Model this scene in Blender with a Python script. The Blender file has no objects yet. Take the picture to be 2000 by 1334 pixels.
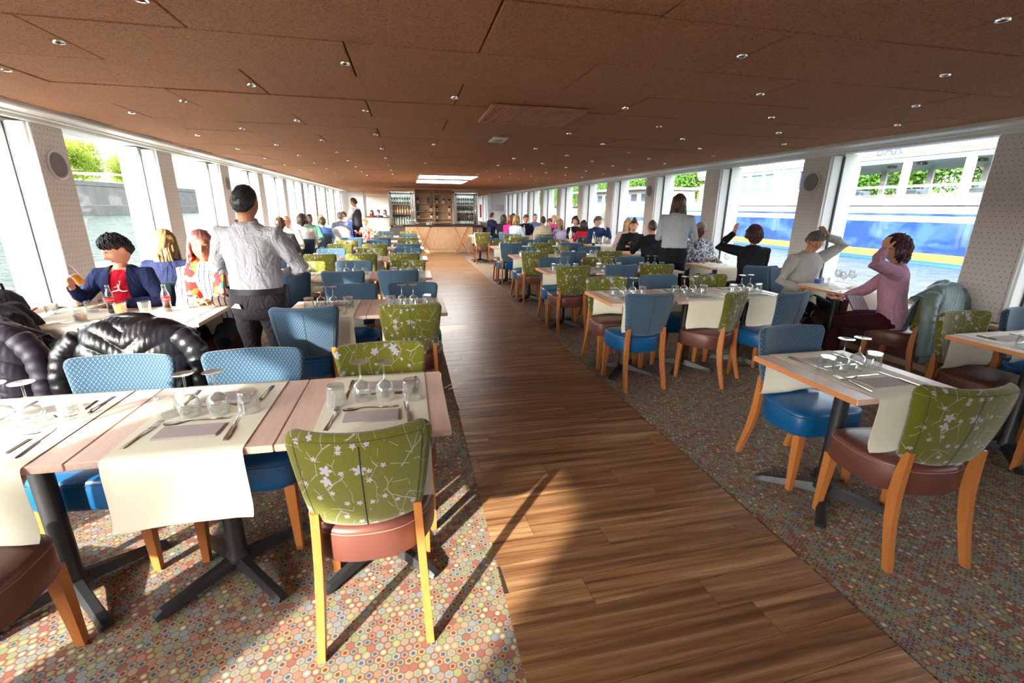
import bpy, math, random
import numpy as np
from mathutils import Vector, Matrix
random.seed(7)
R_ = math.radians
scene = bpy.context.scene
COL = scene.collection

# ---------------------------------------------------------------- camera
cam_d = bpy.data.cameras.new('camera'); cam = bpy.data.objects.new('camera', cam_d); COL.objects.link(cam)
cam_d.sensor_width = 36.0; cam_d.lens = 887.54 * 36 / 2000; cam_d.clip_start = .05; cam_d.clip_end = 900
def cam_matrix(p, yaw, roll, loc):
    cy, sy = math.cos(yaw), math.sin(yaw)
    f = Vector((sy*math.cos(p), cy*math.cos(p), -math.sin(p)))
    r = Vector((cy, -sy, 0)); u = r.cross(f)
    r2 = r*math.cos(roll) + u*math.sin(roll); u2 = -r*math.sin(roll) + u*math.cos(roll)
    m = Matrix((r2, u2, -f)).transposed().to_4x4(); m.translation = loc
    return m
cam.matrix_world = cam_matrix(R_(16.401), R_(12.6735), R_(.668), Vector((0, 0, 1.55)))
scene.camera = cam

# ---------------------------------------------------------------- world, sun, exposure
SUN_EL, SUN_AZ = 19.3, 41.5            # light travels toward +x (sin az), +y (cos az)
w = bpy.data.worlds.new('sky'); scene.world = w; w.use_nodes = True
wn = w.node_tree; wn.nodes.clear()
sky = wn.nodes.new('ShaderNodeTexSky'); sky.sky_type = 'NISHITA'; sky.sun_disc = False
sky.sun_elevation = R_(SUN_EL); sky.sun_rotation = R_(SUN_AZ + 180); sky.air_density = 1.0; sky.dust_density = 3.0; sky.ozone_density = 1.0
hs = wn.nodes.new('ShaderNodeHueSaturation'); hs.inputs['Saturation'].default_value = .32
bg = wn.nodes.new('ShaderNodeBackground'); bg.inputs[1].default_value = .62
wo = wn.nodes.new('ShaderNodeOutputWorld')
wn.links.new(sky.outputs[0], hs.inputs['Color']); wn.links.new(hs.outputs[0], bg.inputs[0]); wn.links.new(bg.outputs[0], wo.inputs[0])
sd = bpy.data.lights.new('sun', 'SUN'); sd.energy = 8.5; sd.angle = R_(1.0); sd.color = (1, .90, .76)
sun = bpy.data.objects.new('sun', sd); COL.objects.link(sun)
sun.rotation_euler = Vector((math.sin(R_(SUN_AZ))*math.cos(R_(SUN_EL)), math.cos(R_(SUN_AZ))*math.cos(R_(SUN_EL)), -math.sin(R_(SUN_EL)))).to_track_quat('-Z', 'Y').to_euler()
scene.view_settings.view_transform = 'Standard'; scene.view_settings.look = 'None'
scene.view_settings.exposure = 1.45; scene.view_settings.gamma = 1.0
scene.view_settings.use_curve_mapping = False
try:
    cy = scene.cycles
    cy.max_bounces = 9; cy.diffuse_bounces = 5; cy.glossy_bounces = 4; cy.transmission_bounces = 7; cy.transparent_max_bounces = 14
    cy.caustics_reflective = False; cy.caustics_refractive = False; cy.sample_clamp_indirect = 6.0
except Exception: pass

# ---------------------------------------------------------------- mesh helpers
class MB:
    def __init__(s): s.v = []; s.f = []; s.uv = {}
    def add(s, vs, fs):
        o = len(s.v); s.v.extend([tuple(p) for p in vs]); s.f.extend([tuple(i+o for i in f) for f in fs]); return o
    def box(s, cx, cy, cz, sx, sy, sz, b=0.0, rz=0.0):
        hx, hy, hz = sx/2, sy/2, sz/2
        c, sn = math.cos(rz), math.sin(rz)
        tr = lambda p: (cx + p[0]*c - p[1]*sn, cy + p[0]*sn + p[1]*c, cz + p[2])
        if b <= 0:
            vs = [(x*hx, y*hy, z*hz) for z in (-1, 1) for y in (-1, 1) for x in (-1, 1)]
            fs = [(0,2,3,1),(4,5,7,6),(0,1,5,4),(2,6,7,3),(0,4,6,2),(1,3,7,5)]
            s.add(map(tr, vs), fs); return
        b = min(b, hx*.9, hy*.9, hz*.9)
        rings = []
        for z, i in ((-hz, b), (-hz+b, 0), (hz-b, 0), (hz, b)):
            x, y = hx-i, hy-i; k = b if i == 0 else b*.6
            rings.append([(x-k,-y,z),(x,-y+k,z),(x,y-k,z),(x-k,y,z),(-x+k,y,z),(-x,y-k,z),(-x,-y+k,z),(-x+k,-y,z)])
        s.loft([[tr(p) for p in r] for r in rings])
    def loft(s, rings, cap=True, closed=True):
        n = len(rings[0]); o = len(s.v)
        for r in rings: s.v.extend([tuple(p) for p in r])
        for i in range(len(rings)-1):
            for j in range(n if closed else n-1):
                a = o+i*n+j; b = o+i*n+(j+1) % n
                s.f.append((a, b, b+n, a+n))
        if cap:
            s.f.append(tuple(o+j for j in reversed(range(n)))); e = o+(len(rings)-1)*n
            s.f.append(tuple(e+j for j in range(n)))
    def tube(s, path, radii, n=8, cap=True, flat=1.0, up=(0, 0, 1)):
        P = [Vector(p) for p in path]
        if not hasattr(radii, '__len__'): radii = [radii]*len(P)
        rings = []; U = Vector(up)
        for i, p in enumerate(P):
            d = (P[min(i+1, len(P)-1)] - P[max(i-1, 0)]).normalized()
            a = d.cross(U)
            if a.length < 1e-4: a = d.cross(Vector((0, 1, 0)))
            a.normalize(); b = a.cross(d).normalized()
            rr = radii[i]; ra, rb = rr if isinstance(rr, tuple) else (rr, rr*flat)
            rings.append([p + a*(ra*math.cos(t)) + b*(rb*math.sin(t)) for t in [2*math.pi*k/n for k in range(n)]])
        s.loft([list(reversed(r)) for r in rings] if False else rings, cap)
    def lathe(s, prof, n=16, c=(0, 0, 0), cap=False):
        s.loft([[(c[0]+r*math.cos(2*math.pi*k/n), c[1]+r*math.sin(2*math.pi*k/n), c[2]+z) for k in range(n)] for r, z in prof], cap)
    def ell(s, c, r, n=12, m=8, M=None):
        rings = []
        for i in range(m+1):
            t = math.pi*(.04 + .92*i/m) - math.pi/2
            ring = []
            for k in range(n):
                a = 2*math.pi*k/n
                p = Vector((r[0]*math.cos(t)*math.cos(a), r[1]*math.cos(t)*math.sin(a), r[2]*math.sin(t)))
                if M: p = M @ p
                ring.append((c[0]+p[0], c[1]+p[1], c[2]+p[2]))
            rings.append(ring)
        s.loft(rings)
    def mesh(s, name, mat=None, smooth=False, angle=None):
        me = bpy.data.meshes.new(name); me.from_pydata(s.v, [], s.f)
        if s.uv:
            uvl = me.uv_layers.new(name='UVMap')
            vi = np.empty(len(me.loops), dtype=np.int32); me.loops.foreach_get('vertex_index', vi)
            a = np.zeros((len(s.v), 2)); 
            for k, q in s.uv.items(): a[k] = q
            uvl.data.foreach_set('uv', a[vi].ravel().astype(np.float32))
        if mat: me.materials.append(mat)
        if smooth:
            me.shade_smooth()
            if angle:
                try: me.set_sharp_from_angle(angle=R_(angle))
                except Exception: pass
        me.update(); return me
def fixn(me):
    import bmesh
    b = bmesh.new(); b.from_mesh(me); bmesh.ops.recalc_face_normals(b, faces=b.faces); b.to_mesh(me); b.free(); return me
def ob(name, me, parent=None, loc=None, rz=None, **props):
    o = bpy.data.objects.new(name, me); COL.objects.link(o)
    if parent is not None: o.parent = parent
    if loc is not None: o.location = loc
    if rz is not None: o.rotation_euler = (0, 0, rz)
    for k, v in props.items(): o[k] = v
    return o
def thing(name, label, cat, loc=(0, 0, 0), rz=0.0, group=None, me=None):
    o = ob(name, me, None, loc, rz); o['label'] = label; o['category'] = cat
    if group: o['group'] = group
    return o
def struct(name, me=None, parent=None, loc=None, rz=None):
    o = ob(name, me, parent, loc, rz)
    if parent is None: o['kind'] = 'structure'
    return o
def M1(fn, name, mat, smooth=False, angle=None):
    m = MB(); fn(m); return fixn(m.mesh(name, mat, smooth, angle))
def boxmesh(name, mat, *a, **k):
    return M1(lambda m: m.box(*a, **k), name, mat)

# ---------------------------------------------------------------- material helpers
class NT:
    def __init__(s, name):
        s.m = bpy.data.materials.new(name); s.m.use_nodes = True; s.t = s.m.node_tree; s.t.nodes.clear()
        s.out = s.n('ShaderNodeOutputMaterial'); s.b = s.n('ShaderNodeBsdfPrincipled'); s.l(s.b.outputs[0], s.out.inputs[0])
    def n(s, ty, **k):
        n = s.t.nodes.new(ty)
        for a, v in k.items(): setattr(n, a, v)
        return n
    def l(s, a, b): s.t.links.new(a, b)
    def inp(s, sock, v):
        if hasattr(v, 'node'): s.l(v, sock)
        else:
            if isinstance(v, tuple) and len(v) == 3 and sock.type == 'RGBA': v = (*v, 1)
            sock.default_value = v
    def math(s, op, a, b=None, c=None):
        n = s.n('ShaderNodeMath', operation=op); s.inp(n.inputs[0], a)
        if b is not None: s.inp(n.inputs[1], b)
        if c is not None: s.inp(n.inputs[2], c)
        return n.outputs[0]
    def vm(s, op, a, b=None, out=0):
        n = s.n('ShaderNodeVectorMath', operation=op); s.inp(n.inputs[0], a)
        if b is not None: s.inp(n.inputs[1], b)
        return n.outputs[out]
    def mix(s, f, a, b):
        n = s.n('ShaderNodeMix', data_type='RGBA'); s.inp(n.inputs[0], f); s.inp(n.inputs[6], a); s.inp(n.inputs[7], b); return n.outputs[2]
    def ramp(s, f, stops, interp='LINEAR'):
        n = s.n('ShaderNodeValToRGB'); s.inp(n.inputs[0], f); e = n.color_ramp.elements; n.color_ramp.interpolation = interp
        while len(e) > 1: e.remove(e[-1])
        e[0].position = stops[0][0]; e[0].color = (*stops[0][1], 1)
        for p, c in stops[1:]:
            q = e.new(p); q.color = (*c, 1)
        return n.outputs[0]
    def noise(s, vec, scale, detail=3, rough=.5, out=0, dist=0):
        n = s.n('ShaderNodeTexNoise'); s.inp(n.inputs['Vector'], vec); n.inputs['Scale'].default_value = scale
        n.inputs['Detail'].default_value = detail; n.inputs['Roughness'].default_value = rough; n.inputs['Distortion'].default_value = dist
        return n.outputs[out]
    def coord(s, k='Object', scale=None, rot=None):
        c = s.n('ShaderNodeTexCoord').outputs[k]
        if scale or rot:
            m = s.n('ShaderNodeMapping'); s.l(c, m.inputs[0])
            if scale: m.inputs['Scale'].default_value = scale
            if rot: m.inputs['Rotation'].default_value = rot
            c = m.outputs[0]
        return c
    def world(s): return s.n('ShaderNodeNewGeometry').outputs['Position']
    def rand(s): return s.n('ShaderNodeObjectInfo').outputs['Random']
    def bump(s, h, strength=.3, dist=.01):
        n = s.n('ShaderNodeBump'); n.inputs['Strength'].default_value = strength; n.inputs['Distance'].default_value = dist
        s.inp(n.inputs['Height'], h); s.l(n.outputs[0], s.b.inputs['Normal'])
    def set(s, **k):
        names = dict(col='Base Color', rough='Roughness', metal='Metallic', spec='Specular IOR Level', ior='IOR', trans='Transmission Weight', coat='Coat Weight', sheen='Sheen Weight', emis='Emission Color', es='Emission Strength', alpha='Alpha', sss='Subsurface Weight')
        for a, v in k.items(): s.inp(s.b.inputs[names[a]], v)
        return s
def plain(name, col, rough=.5, metal=0, **k):
    t = NT(name); t.set(col=col, rough=rough, metal=metal, **k); return t.m
def cloth(name, col, col2=None, sc=900, rough=.85):
    t = NT(name); c = t.coord(); nz = t.noise(c, 14, 4, .6)
    if col2 is None: col2 = tuple(x*.78 for x in col)
    t.set(col=t.mix(nz, col, col2), rough=rough, spec=.2)
    lo = t.noise(t.coord('Object', (1, 1, .55)), 9, 3, .55, dist=1.4); rd = t.math('ABSOLUTE', t.math('SUBTRACT', lo, .5))
    t.bump(t.math('ADD', t.math('MULTIPLY', rd, -1.6), t.math('MULTIPLY', t.noise(c, sc, 2), .02)), .55, .04); return t.m
def srgb(r, g, b):
    f = lambda x: (x/255/12.92) if x <= 10 else (((x/255)+.055)/1.055)**2.4
    return (f(r), f(g), f(b))

MAT = {}
def mk_materials():
    M = MAT
    # fibre ceiling panels
    t = NT('ceiling_fibre'); wpos = t.world(); r = t.rand()
    f1 = t.noise(t.vm('MULTIPLY', wpos, (1, 1, 1)), 95, 4, .65, dist=1.6); f2 = t.noise(wpos, 4, 3)
    base = t.mix(f2, srgb(212, 156, 116), srgb(198, 142, 104)); base = t.mix(t.math('MULTIPLY', r, .5), base, srgb(202, 142, 102))
    fr = t.ramp(f1, [(.36, (0, 0, 0)), (.52, (1, 1, 1))])
    t.set(col=t.mix(fr, srgb(140, 96, 68), base), rough=.8, spec=.25); t.bump(f1, .8, .012); M['ceiling'] = t.m
    M['groove'] = plain('dark_groove', srgb(46, 28, 18), .9)
    M['white'] = plain('white_paint', (.80, .80, .79), .35)
    M['white2'] = plain('white_soffit', (.72, .72, .72), .4)
    # perforated pillar panel
    t = NT('perforated_panel'); c = t.world(); sx = t.n('ShaderNodeSeparateXYZ'); t.l(c, sx.inputs[0])
    row = t.math('FLOOR', t.math('MULTIPLY', sx.outputs[2], 22))
    off = t.math('MULTIPLY', t.math('MODULO', row, 2), .5)
    u = t.math('SUBTRACT', t.math('FRACT', t.math('ADD', t.math('MULTIPLY', sx.outputs[1], 22), off)), .5)
    v = t.math('SUBTRACT', t.math('FRACT', t.math('MULTIPLY', sx.outputs[2], 22)), .5)
    d = t.math('SQRT', t.math('ADD', t.math('MULTIPLY', u, u), t.math('MULTIPLY', v, v)))
    hole = t.math('LESS_THAN', d, .085)
    t.set(col=t.mix(hole, srgb(218, 212, 210), (.05, .05, .05)), rough=.55); M['perf'] = t.m
    M['speaker'] = plain('speaker_cloth', srgb(128, 126, 132), .7)
    M['gasket'] = plain('black_gasket', srgb(42, 50, 62), .5)
    M['wall_low'] = plain('lower_wall_brown', srgb(92, 66, 52), .6)
    M['sill'] = plain('sill_wood', srgb(170, 140, 115), .45)
    # glass
    t = NT('window_glass'); t.t.nodes.remove(t.b)
    a = t.n('ShaderNodeBsdfTransparent'); a.inputs[0].default_value = (.97, .985, .98, 1); g = t.n('ShaderNodeBsdfGlossy'); g.inputs['Roughness'].default_value = .02
    lw = t.n('ShaderNodeLayerWeight'); lw.inputs[0].default_value = .5; mx = t.n('ShaderNodeMixShader')
    t.l(t.math('ADD', t.math('MULTIPLY', t.math('POWER', lw.outputs['Facing'], 5.0), .5), .015), mx.inputs[0]); t.l(a.outputs[0], mx.inputs[1]); t.l(g.outputs[0], mx.inputs[2]); t.l(mx.outputs[0], t.out.inputs[0]); M['glass'] = t.m
    t = NT('drinking_glass'); t.t.nodes.remove(t.b)
    lw = t.n('ShaderNodeLayerWeight'); lw.inputs[0].default_value = .5
    a = t.n('ShaderNodeBsdfTransparent'); t.l(t.mix(t.math('POWER', lw.outputs['Facing'], 3.0), (.97, .98, .98), (.50, .55, .57)), a.inputs[0]); g = t.n('ShaderNodeBsdfGlossy'); g.inputs['Roughness'].default_value = .03; mx = t.n('ShaderNodeMixShader')
    t.l(t.math('ADD', t.math('MULTIPLY', t.math('POWER', lw.outputs['Facing'], 2.0), .75), .10), mx.inputs[0]); t.l(a.outputs[0], mx.inputs[1]); t.l(g.outputs[0], mx.inputs[2])
    dd = t.n('ShaderNodeBsdfDiffuse'); dd.inputs[0].default_value = (.85, .88, .9, 1); m2 = t.n('ShaderNodeMixShader')
    fc = t.math('ADD', t.math('MULTIPLY', t.math('POWER', lw.outputs['Facing'], 2.6), .30), .015)
    t.l(fc, m2.inputs[0]); t.l(mx.outputs[0], m2.inputs[1]); t.l(dd.outputs[0], m2.inputs[2]); t.l(m2.outputs[0], t.out.inputs[0]); M['crystal'] = t.m
    # hexagon carpet
    t = NT('hexagon_carpet'); p = t.vm('MULTIPLY', t.world(), (1/.030, 1/.030, 0)); S = (1.0, 1.7320508, 1.0)
    def cell(off):
        q = t.vm('ADD', p, off); n = t.n('ShaderNodeVectorMath', operation='FLOOR'); t.l(t.vm('DIVIDE', q, S), n.inputs[0])
        g = t.vm('SUBTRACT', t.vm('SUBTRACT', q, t.vm('MULTIPLY', n.outputs[0], S)), (.5, .8660254, 0))
        return g, t.vm('LENGTH', g, out=1)
    ga, la = cell((400.0, 400.0, 0)); gb, lb = cell((400.5, 400.8660254, 0))
    sel = t.math('LESS_THAN', la, lb)
    g = t.vm('ADD', t.vm('SCALE', ga, None), (0, 0, 0)) if False else None
    mxv = t.n('ShaderNodeMix', data_type='VECTOR'); t.l(sel, mxv.inputs[0]); t.l(gb, mxv.inputs[4]); t.l(ga, mxv.inputs[5]); g = mxv.outputs[1]
    cid = t.vm('SUBTRACT', p, g); sn = t.n('ShaderNodeVectorMath', operation='SNAP'); t.l(t.vm('ADD', cid, (.1, .1, 0)), sn.inputs[0]); sn.inputs[1].default_value = (.5, .8660254, 1)
    wh = t.n('ShaderNodeTexWhiteNoise', noise_dimensions='2D'); t.l(sn.outputs[0], wh.inputs['Vector'])
    ag = t.n('ShaderNodeVectorMath', operation='ABSOLUTE'); t.l(g, ag.inputs[0])
    s2 = t.n('ShaderNodeSeparateXYZ'); t.l(ag.outputs[0], s2.inputs[0])
    hd = t.math('MAXIMUM', s2.outputs[0], t.vm('DOT_PRODUCT', ag.outputs[0], (.5, .8660254, 0), out=1))
    rr = wh.outputs['Value']; sw = t.n('ShaderNodeSeparateColor'); t.l(wh.outputs['Color'], sw.inputs[0])
    tile = t.ramp(rr, [(0, srgb(146, 92, 82)), (.26, srgb(168, 120, 106)), (.40, srgb(138, 144, 104)), (.58, srgb(134, 144, 150)), (.74, srgb(164, 142, 122)), (.88, srgb(150, 118, 104))], 'CONSTANT')
    dot = t.ramp(sw.outputs[1], [(0, srgb(44, 94, 130)), (.26, srgb(120, 62, 50)), (.46, srgb(150, 164, 110)), (.60, srgb(210, 196, 170)), (.72, srgb(122, 138, 148))], 'CONSTANT')
    ring = srgb(160, 144, 112)
    dl = t.vm('LENGTH', g, out=1)
    c1 = t.mix(t.math('LESS_THAN', dl, .34), tile, ring); c1 = t.mix(t.math('LESS_THAN', dl, .24), c1, dot)
    c1 = t.mix(t.math('GREATER_THAN', sw.outputs[2], .78), c1, tile)
    c1 = t.mix(t.math('GREATER_THAN', hd, .462), c1, srgb(104, 84, 68))
    nz = t.noise(t.world(), 700, 2); c1 = t.mix(t.math('MULTIPLY', nz, .3), c1, srgb(100, 90, 80))
    t.set(col=c1, rough=.95, spec=.1); t.bump(nz, .5, .003); M['carpet'] = t.m
    # vinyl wood planks
    t = NT('brown_wood_plank'); c = t.coord(); r = t.rand()
    cv = t.n('ShaderNodeCombineXYZ'); t.l(t.math('MULTIPLY', r, 37.0), cv.inputs[0]); t.l(t.math('MULTIPLY', r, 91.0), cv.inputs[1])
    pos = t.vm('ADD', t.coord('Object', (.8, 20.0, 1)), cv.outputs[0])
    n1 = t.noise(pos, 1.2, 5, .62, dist=.35); n2 = t.noise(t.vm('MULTIPLY', pos, (1, 3.5, 1)), 5, 6, .7)
    c1 = t.ramp(n1, [(.34, srgb(88, 60, 40)), (.47, srgb(150, 108, 72)), (.56, srgb(176, 134, 94)), (.66, srgb(206, 168, 126))])
    c1 = t.mix(t.math('MULTIPLY', t.ramp(n2, [(.4, (0, 0, 0)), (.62, (1, 1, 1))]), .4), c1, srgb(68, 44, 30))
    c1 = t.mix(t.math('MULTIPLY', r, .55), c1, srgb(104, 68, 46))
    t.set(col=c1, rough=.36, spec=.42); t.bump(n2, .12, .002); M['plank'] = t.m
    # table tops
    t = NT('pale_pink_wood'); c = t.coord('Object', (14, 1.2, 14)); n = t.noise(c, 3.5, 5, .6)
    t.set(col=t.ramp(n, [(.3, srgb(222, 188, 172)), (.6, srgb(232, 204, 190)), (.8, srgb(214, 176, 160))]), rough=.38); t.bump(n, .05, .002); M['tabletop'] = t.m
    t = NT('table_edge_band'); c = t.coord('Object', (1, 1.5, 25)); n = t.noise(c, 4, 4)
    t.set(col=t.mix(n, srgb(206, 138, 82), srgb(186, 120, 76)), rough=.4); M['edgeband'] = t.m
    M['iron'] = plain('black_cast_iron', (.018, .019, .022), .42, 0, spec=.35)
    t = NT('cream_paper'); n = t.noise(t.coord(), 26, 3); t.set(col=srgb(236, 232, 214), rough=.75, spec=.2); t.bump(n, .2, .004); M['paper'] = t.m
    M['napkin'] = plain('grey_napkin', srgb(178, 168, 168), .9)
    M['steel'] = plain('steel', (.62, .60, .58), .22, 1.0)
    M['beech'] = None
    t = NT('beech_wood'); n = t.noise(t.coord('Object', (20, 20, 2.0)), 4, 4)
    t.set(col=t.mix(n, srgb(184, 118, 62), srgb(158, 94, 46)), rough=.35, spec=.5); M['beech'] = t.m
    M['blue_seat'] = plain('blue_leatherette', srgb(4, 76, 126), .38, spec=.5)
    M['brown_seat'] = plain('brown_leatherette', srgb(94, 54, 46), .4, spec=.5)
    M['seam'] = plain('dark_seam', (.03, .04, .05), .8)
    M['seam_light'] = plain('light_stitching', srgb(150, 110, 96), .8)
    M['tag'] = plain('purple_grey_tag', srgb(96, 84, 112), .7)
    # blue chair fabric
    def blue(name, c0, c1):
        t = NT(name); c = t.coord('UV'); s_ = t.n('ShaderNodeSeparateXYZ'); t.l(c, s_.inputs[0])
        k = 2*math.pi
        a = t.math('COSINE', t.math('MULTIPLY', s_.outputs[0], k/.017)); b = t.math('COSINE', t.math('MULTIPLY', s_.outputs[1], k/.026))
        h = t.math('ABSOLUTE', t.math('ADD', a, b)); ln = t.math('LESS_THAN', h, .42)
        dt = t.math('GREATER_THAN', h, 1.75)
        nz = t.noise(t.coord(), 400, 2)
        col = t.mix(ln, c0, c1); col = t.mix(t.math('MULTIPLY', dt, .5), col, c1); col = t.mix(t.math('MULTIPLY', nz, .35), col, tuple(x*.5 for x in c0))
        t.set(col=col, rough=.9, spec=.15, sheen=.3); t.bump(nz, .4, .002); return t.m
    M['blue_fab'] = blue('blue_lattice_fabric', srgb(28, 60, 88), srgb(90, 112, 128))
    # green blossom fabric
    t = NT('green_blossom_fabric'); c = t.coord('UV')
    wv = t.noise(c, 9, 2, .5, out=1); cw = t.vm('ADD', c, t.vm('MULTIPLY', t.vm('SUBTRACT', wv, (.5, .5, .5)), (.05, .05, 0)))
    def lines(sc, th, rot):
        m = t.n('ShaderNodeMapping'); t.l(cw, m.inputs[0]); m.inputs['Rotation'].default_value = (0, 0, rot); m.inputs['Scale'].default_value = (1, .55, 1)
        v = t.n('ShaderNodeTexVoronoi', feature='DISTANCE_TO_EDGE', voronoi_dimensions='2D'); t.l(m.outputs[0], v.inputs['Vector']); v.inputs['Scale'].default_value = sc
        mk = t.math('GREATER_THAN', t.noise(c, 7+sc, 1), .46)
        return t.math('MULTIPLY', t.math('LESS_THAN', v.outputs['Distance'], th), mk)
    br = t.math('MAXIMUM', lines(8, .009, .6), lines(14, .010, -.5))
    def sc_q(v):
        z = t.n('ShaderNodeSeparateColor'); t.l(v.outputs['Color'], z.inputs[0]); return z.outputs[1]
    def flowers(sc, Rr, pr, ox):
        q = t.vm('ADD', c, (ox, ox*.7, 0)); v = t.n('ShaderNodeTexVoronoi', feature='F1', voronoi_dimensions='2D'); t.l(q, v.inputs['Vector']); v.inputs['Scale'].default_value = sc
        d = t.vm('SUBTRACT', q, v.outputs['Position']); s_ = t.n('ShaderNodeSeparateXYZ'); t.l(d, s_.inputs[0])
        ang = t.math('ARCTAN2', s_.outputs[1], s_.outputs[0]); r0 = t.math('MULTIPLY', t.vm('LENGTH', d, out=1), 1.0)
        wob = t.math('MULTIPLY', t.noise(q, 160, 1), .5); ang = t.math('ADD', ang, t.math('MULTIPLY', sc_q(v), 6.0)); r0 = t.math('MULTIPLY', r0, t.math('ADD', wob, .75)); rad = t.math('MULTIPLY', t.math('ADD', t.math('MULTIPLY', t.math('ABSOLUTE', t.math('COSINE', t.math('MULTIPLY', ang, 2.5))), .6), .42), Rr)
        sc_ = t.n('ShaderNodeSeparateColor'); t.l(v.outputs['Color'], sc_.inputs[0])
        return t.math('MULTIPLY', t.math('LESS_THAN', r0, rad), t.math('GREATER_THAN', sc_.outputs[0], pr))
    fl = t.math('MAXIMUM', flowers(11, .021, .66, 0), flowers(24, .010, .70, 3.3))
    nz = t.noise(t.coord(), 350, 2)
    gcol = t.mix(nz, srgb(104, 102, 22), srgb(68, 70, 12))
    gcol = t.mix(br, gcol, srgb(138, 132, 134)); gcol = t.mix(fl, gcol, srgb(150, 146, 160))
    t.set(col=gcol, rough=.9, spec=.15, sheen=.3); t.bump(t.math('ADD', nz, t.math('MAXIMUM', fl, br)), .35, .002); M['green_fab'] = t.m
    # bar woods, etc
    t = NT('light_oak'); n = t.noise(t.coord('Object', (9, 9, 1.2)), 4, 5); t.set(col=t.ramp(n, [(.3, srgb(168, 132, 98)), (.7, srgb(196, 162, 126))]), rough=.45); M['oak'] = t.m
    M['black'] = plain('black_matt', (.012, .012, .013), .4)
    M['emit'] = None
    t = NT('led_panel'); t.set(col=(1, 1, 1), emis=(1, .97, .93), es=7.0); M['led'] = t.m
    t = NT('warm_lamp'); t.set(col=(1, .8, .5), emis=(1, .72, .35), es=7.0); M['lamp'] = t.m
    t = NT('cooler_light'); t.set(col=(1, 1, 1), emis=(.85, .93, 1), es=14.0); M['coolight'] = t.m
    M['chrome'] = plain('chrome', (.8, .8, .82), .12, 1.0)
    M['bottle_green'] = plain('green_bottle', (.03, .09, .03), .08, spec=.8)
    M['bottle_clear'] = plain('pale_bottle', srgb(190, 200, 180), .08, spec=.8)
    M['bottle_amber'] = plain('amber_bottle', srgb(206, 120, 50), .1, spec=.8)
    M['bottle_dark'] = plain('dark_bottle', (.02, .012, .012), .08, spec=.8)
    M['label'] = plain('paper_label', srgb(225, 220, 205), .7)
    M['gold'] = plain('gold_foil', srgb(200, 150, 70), .3, .8)
    M['pot'] = plain('white_pot', srgb(220, 215, 205), .5)
    M['leaf_dark'] = plain('dark_leaf', srgb(36, 56, 30), .6)
mk_materials()

# ================================================================ THE SETTING
XL, XR, Y0, Y1, YP, ZC = -3.03, 5.00, -3.2, 33.0, 24.0, 2.24
CL, CR = -2.70, 4.50
AX0, AX1 = .315, 1.70
floor = struct('floor', boxmesh('floor', MAT['carpet'], (XL+XR)/2, (Y0+Y1)/2, -.06, XR-XL+.6, Y1-Y0, .12))
# aisle planks: slightly turned, clipped to the aisle
def clip(poly, ax, val, keep_less):
    out = []
    for i in range(len(poly)):
        a, b = poly[i], poly[(i+1) % len(poly)]
        ia = (a[ax] <= val) if keep_less else (a[ax] >= val); ib = (b[ax] <= val) if keep_less else (b[ax] >= val)
        if ia: out.append(a)
        if ia != ib:
            t = (val-a[ax])/(b[ax]-a[ax]); out.append((a[0]+(b[0]-a[0])*t, a[1]+(b[1]-a[1])*t))
    return out
aisle = struct('floor_aisle', boxmesh('aisle_bed', MAT['groove'], (AX0+AX1)/2, (16.35-3.2)/2, .0008, AX1-AX0, 19.5, .0012))
rnd = random.Random(3)
PA = R_(3.2); PW = .152; PL = 1.22
ca, sa = math.cos(PA), math.sin(PA)
k = 0; npl = 0; offs = [0, .47, .86, .28, .66, 1.05]
y = -3.4
while y < 16.4:
    x0 = AX0 - .3 - offs[k % 6] - .1*rnd.random()
    while x0 < AX1:
        g_ = .0012
        loc = (x0+PL/2, PW/2)
        pts = [(x0+g_, g_), (x0+PL-g_, g_), (x0+PL-g_, PW-g_), (x0+g_, PW-g_)]
        W = [(px*ca - py*sa, y + px*sa + py*ca) for px, py in pts]
        P = clip(clip(clip(clip(W, 0, AX0, False), 0, AX1, True), 1, 16.38, True), 1, Y0, False)
        if len(P) >= 3:
            cx, cy_ = sum(p[0] for p in P)/len(P), sum(p[1] for p in P)/len(P)
            if max(p[0] for p in P)-min(p[0] for p in P) > .02:
                m = MB(); Q = [(p[0]-cx, p[1]-cy_) for p in P]
                m.loft([[(a, b, 0) for a, b in Q], [(a, b, .0030) for a, b in Q]])
                if npl < 290: ob('plank', m.mesh('plank', MAT['plank']), aisle, (cx, cy_, .0015)); npl += 1
                else:
                    if npl == 290: rest = MB(); npl += 1
                    rest.loft([[(p[0], p[1], .0015) for p in P], [(p[0], p[1], .0045) for p in P]])
        x0 += PL
    y += PW/ca; k += 1
if npl > 290: o = ob('plank', rest.mesh('plank_rest', MAT['plank']), aisle); o['kind'] = 'stuff'

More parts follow.
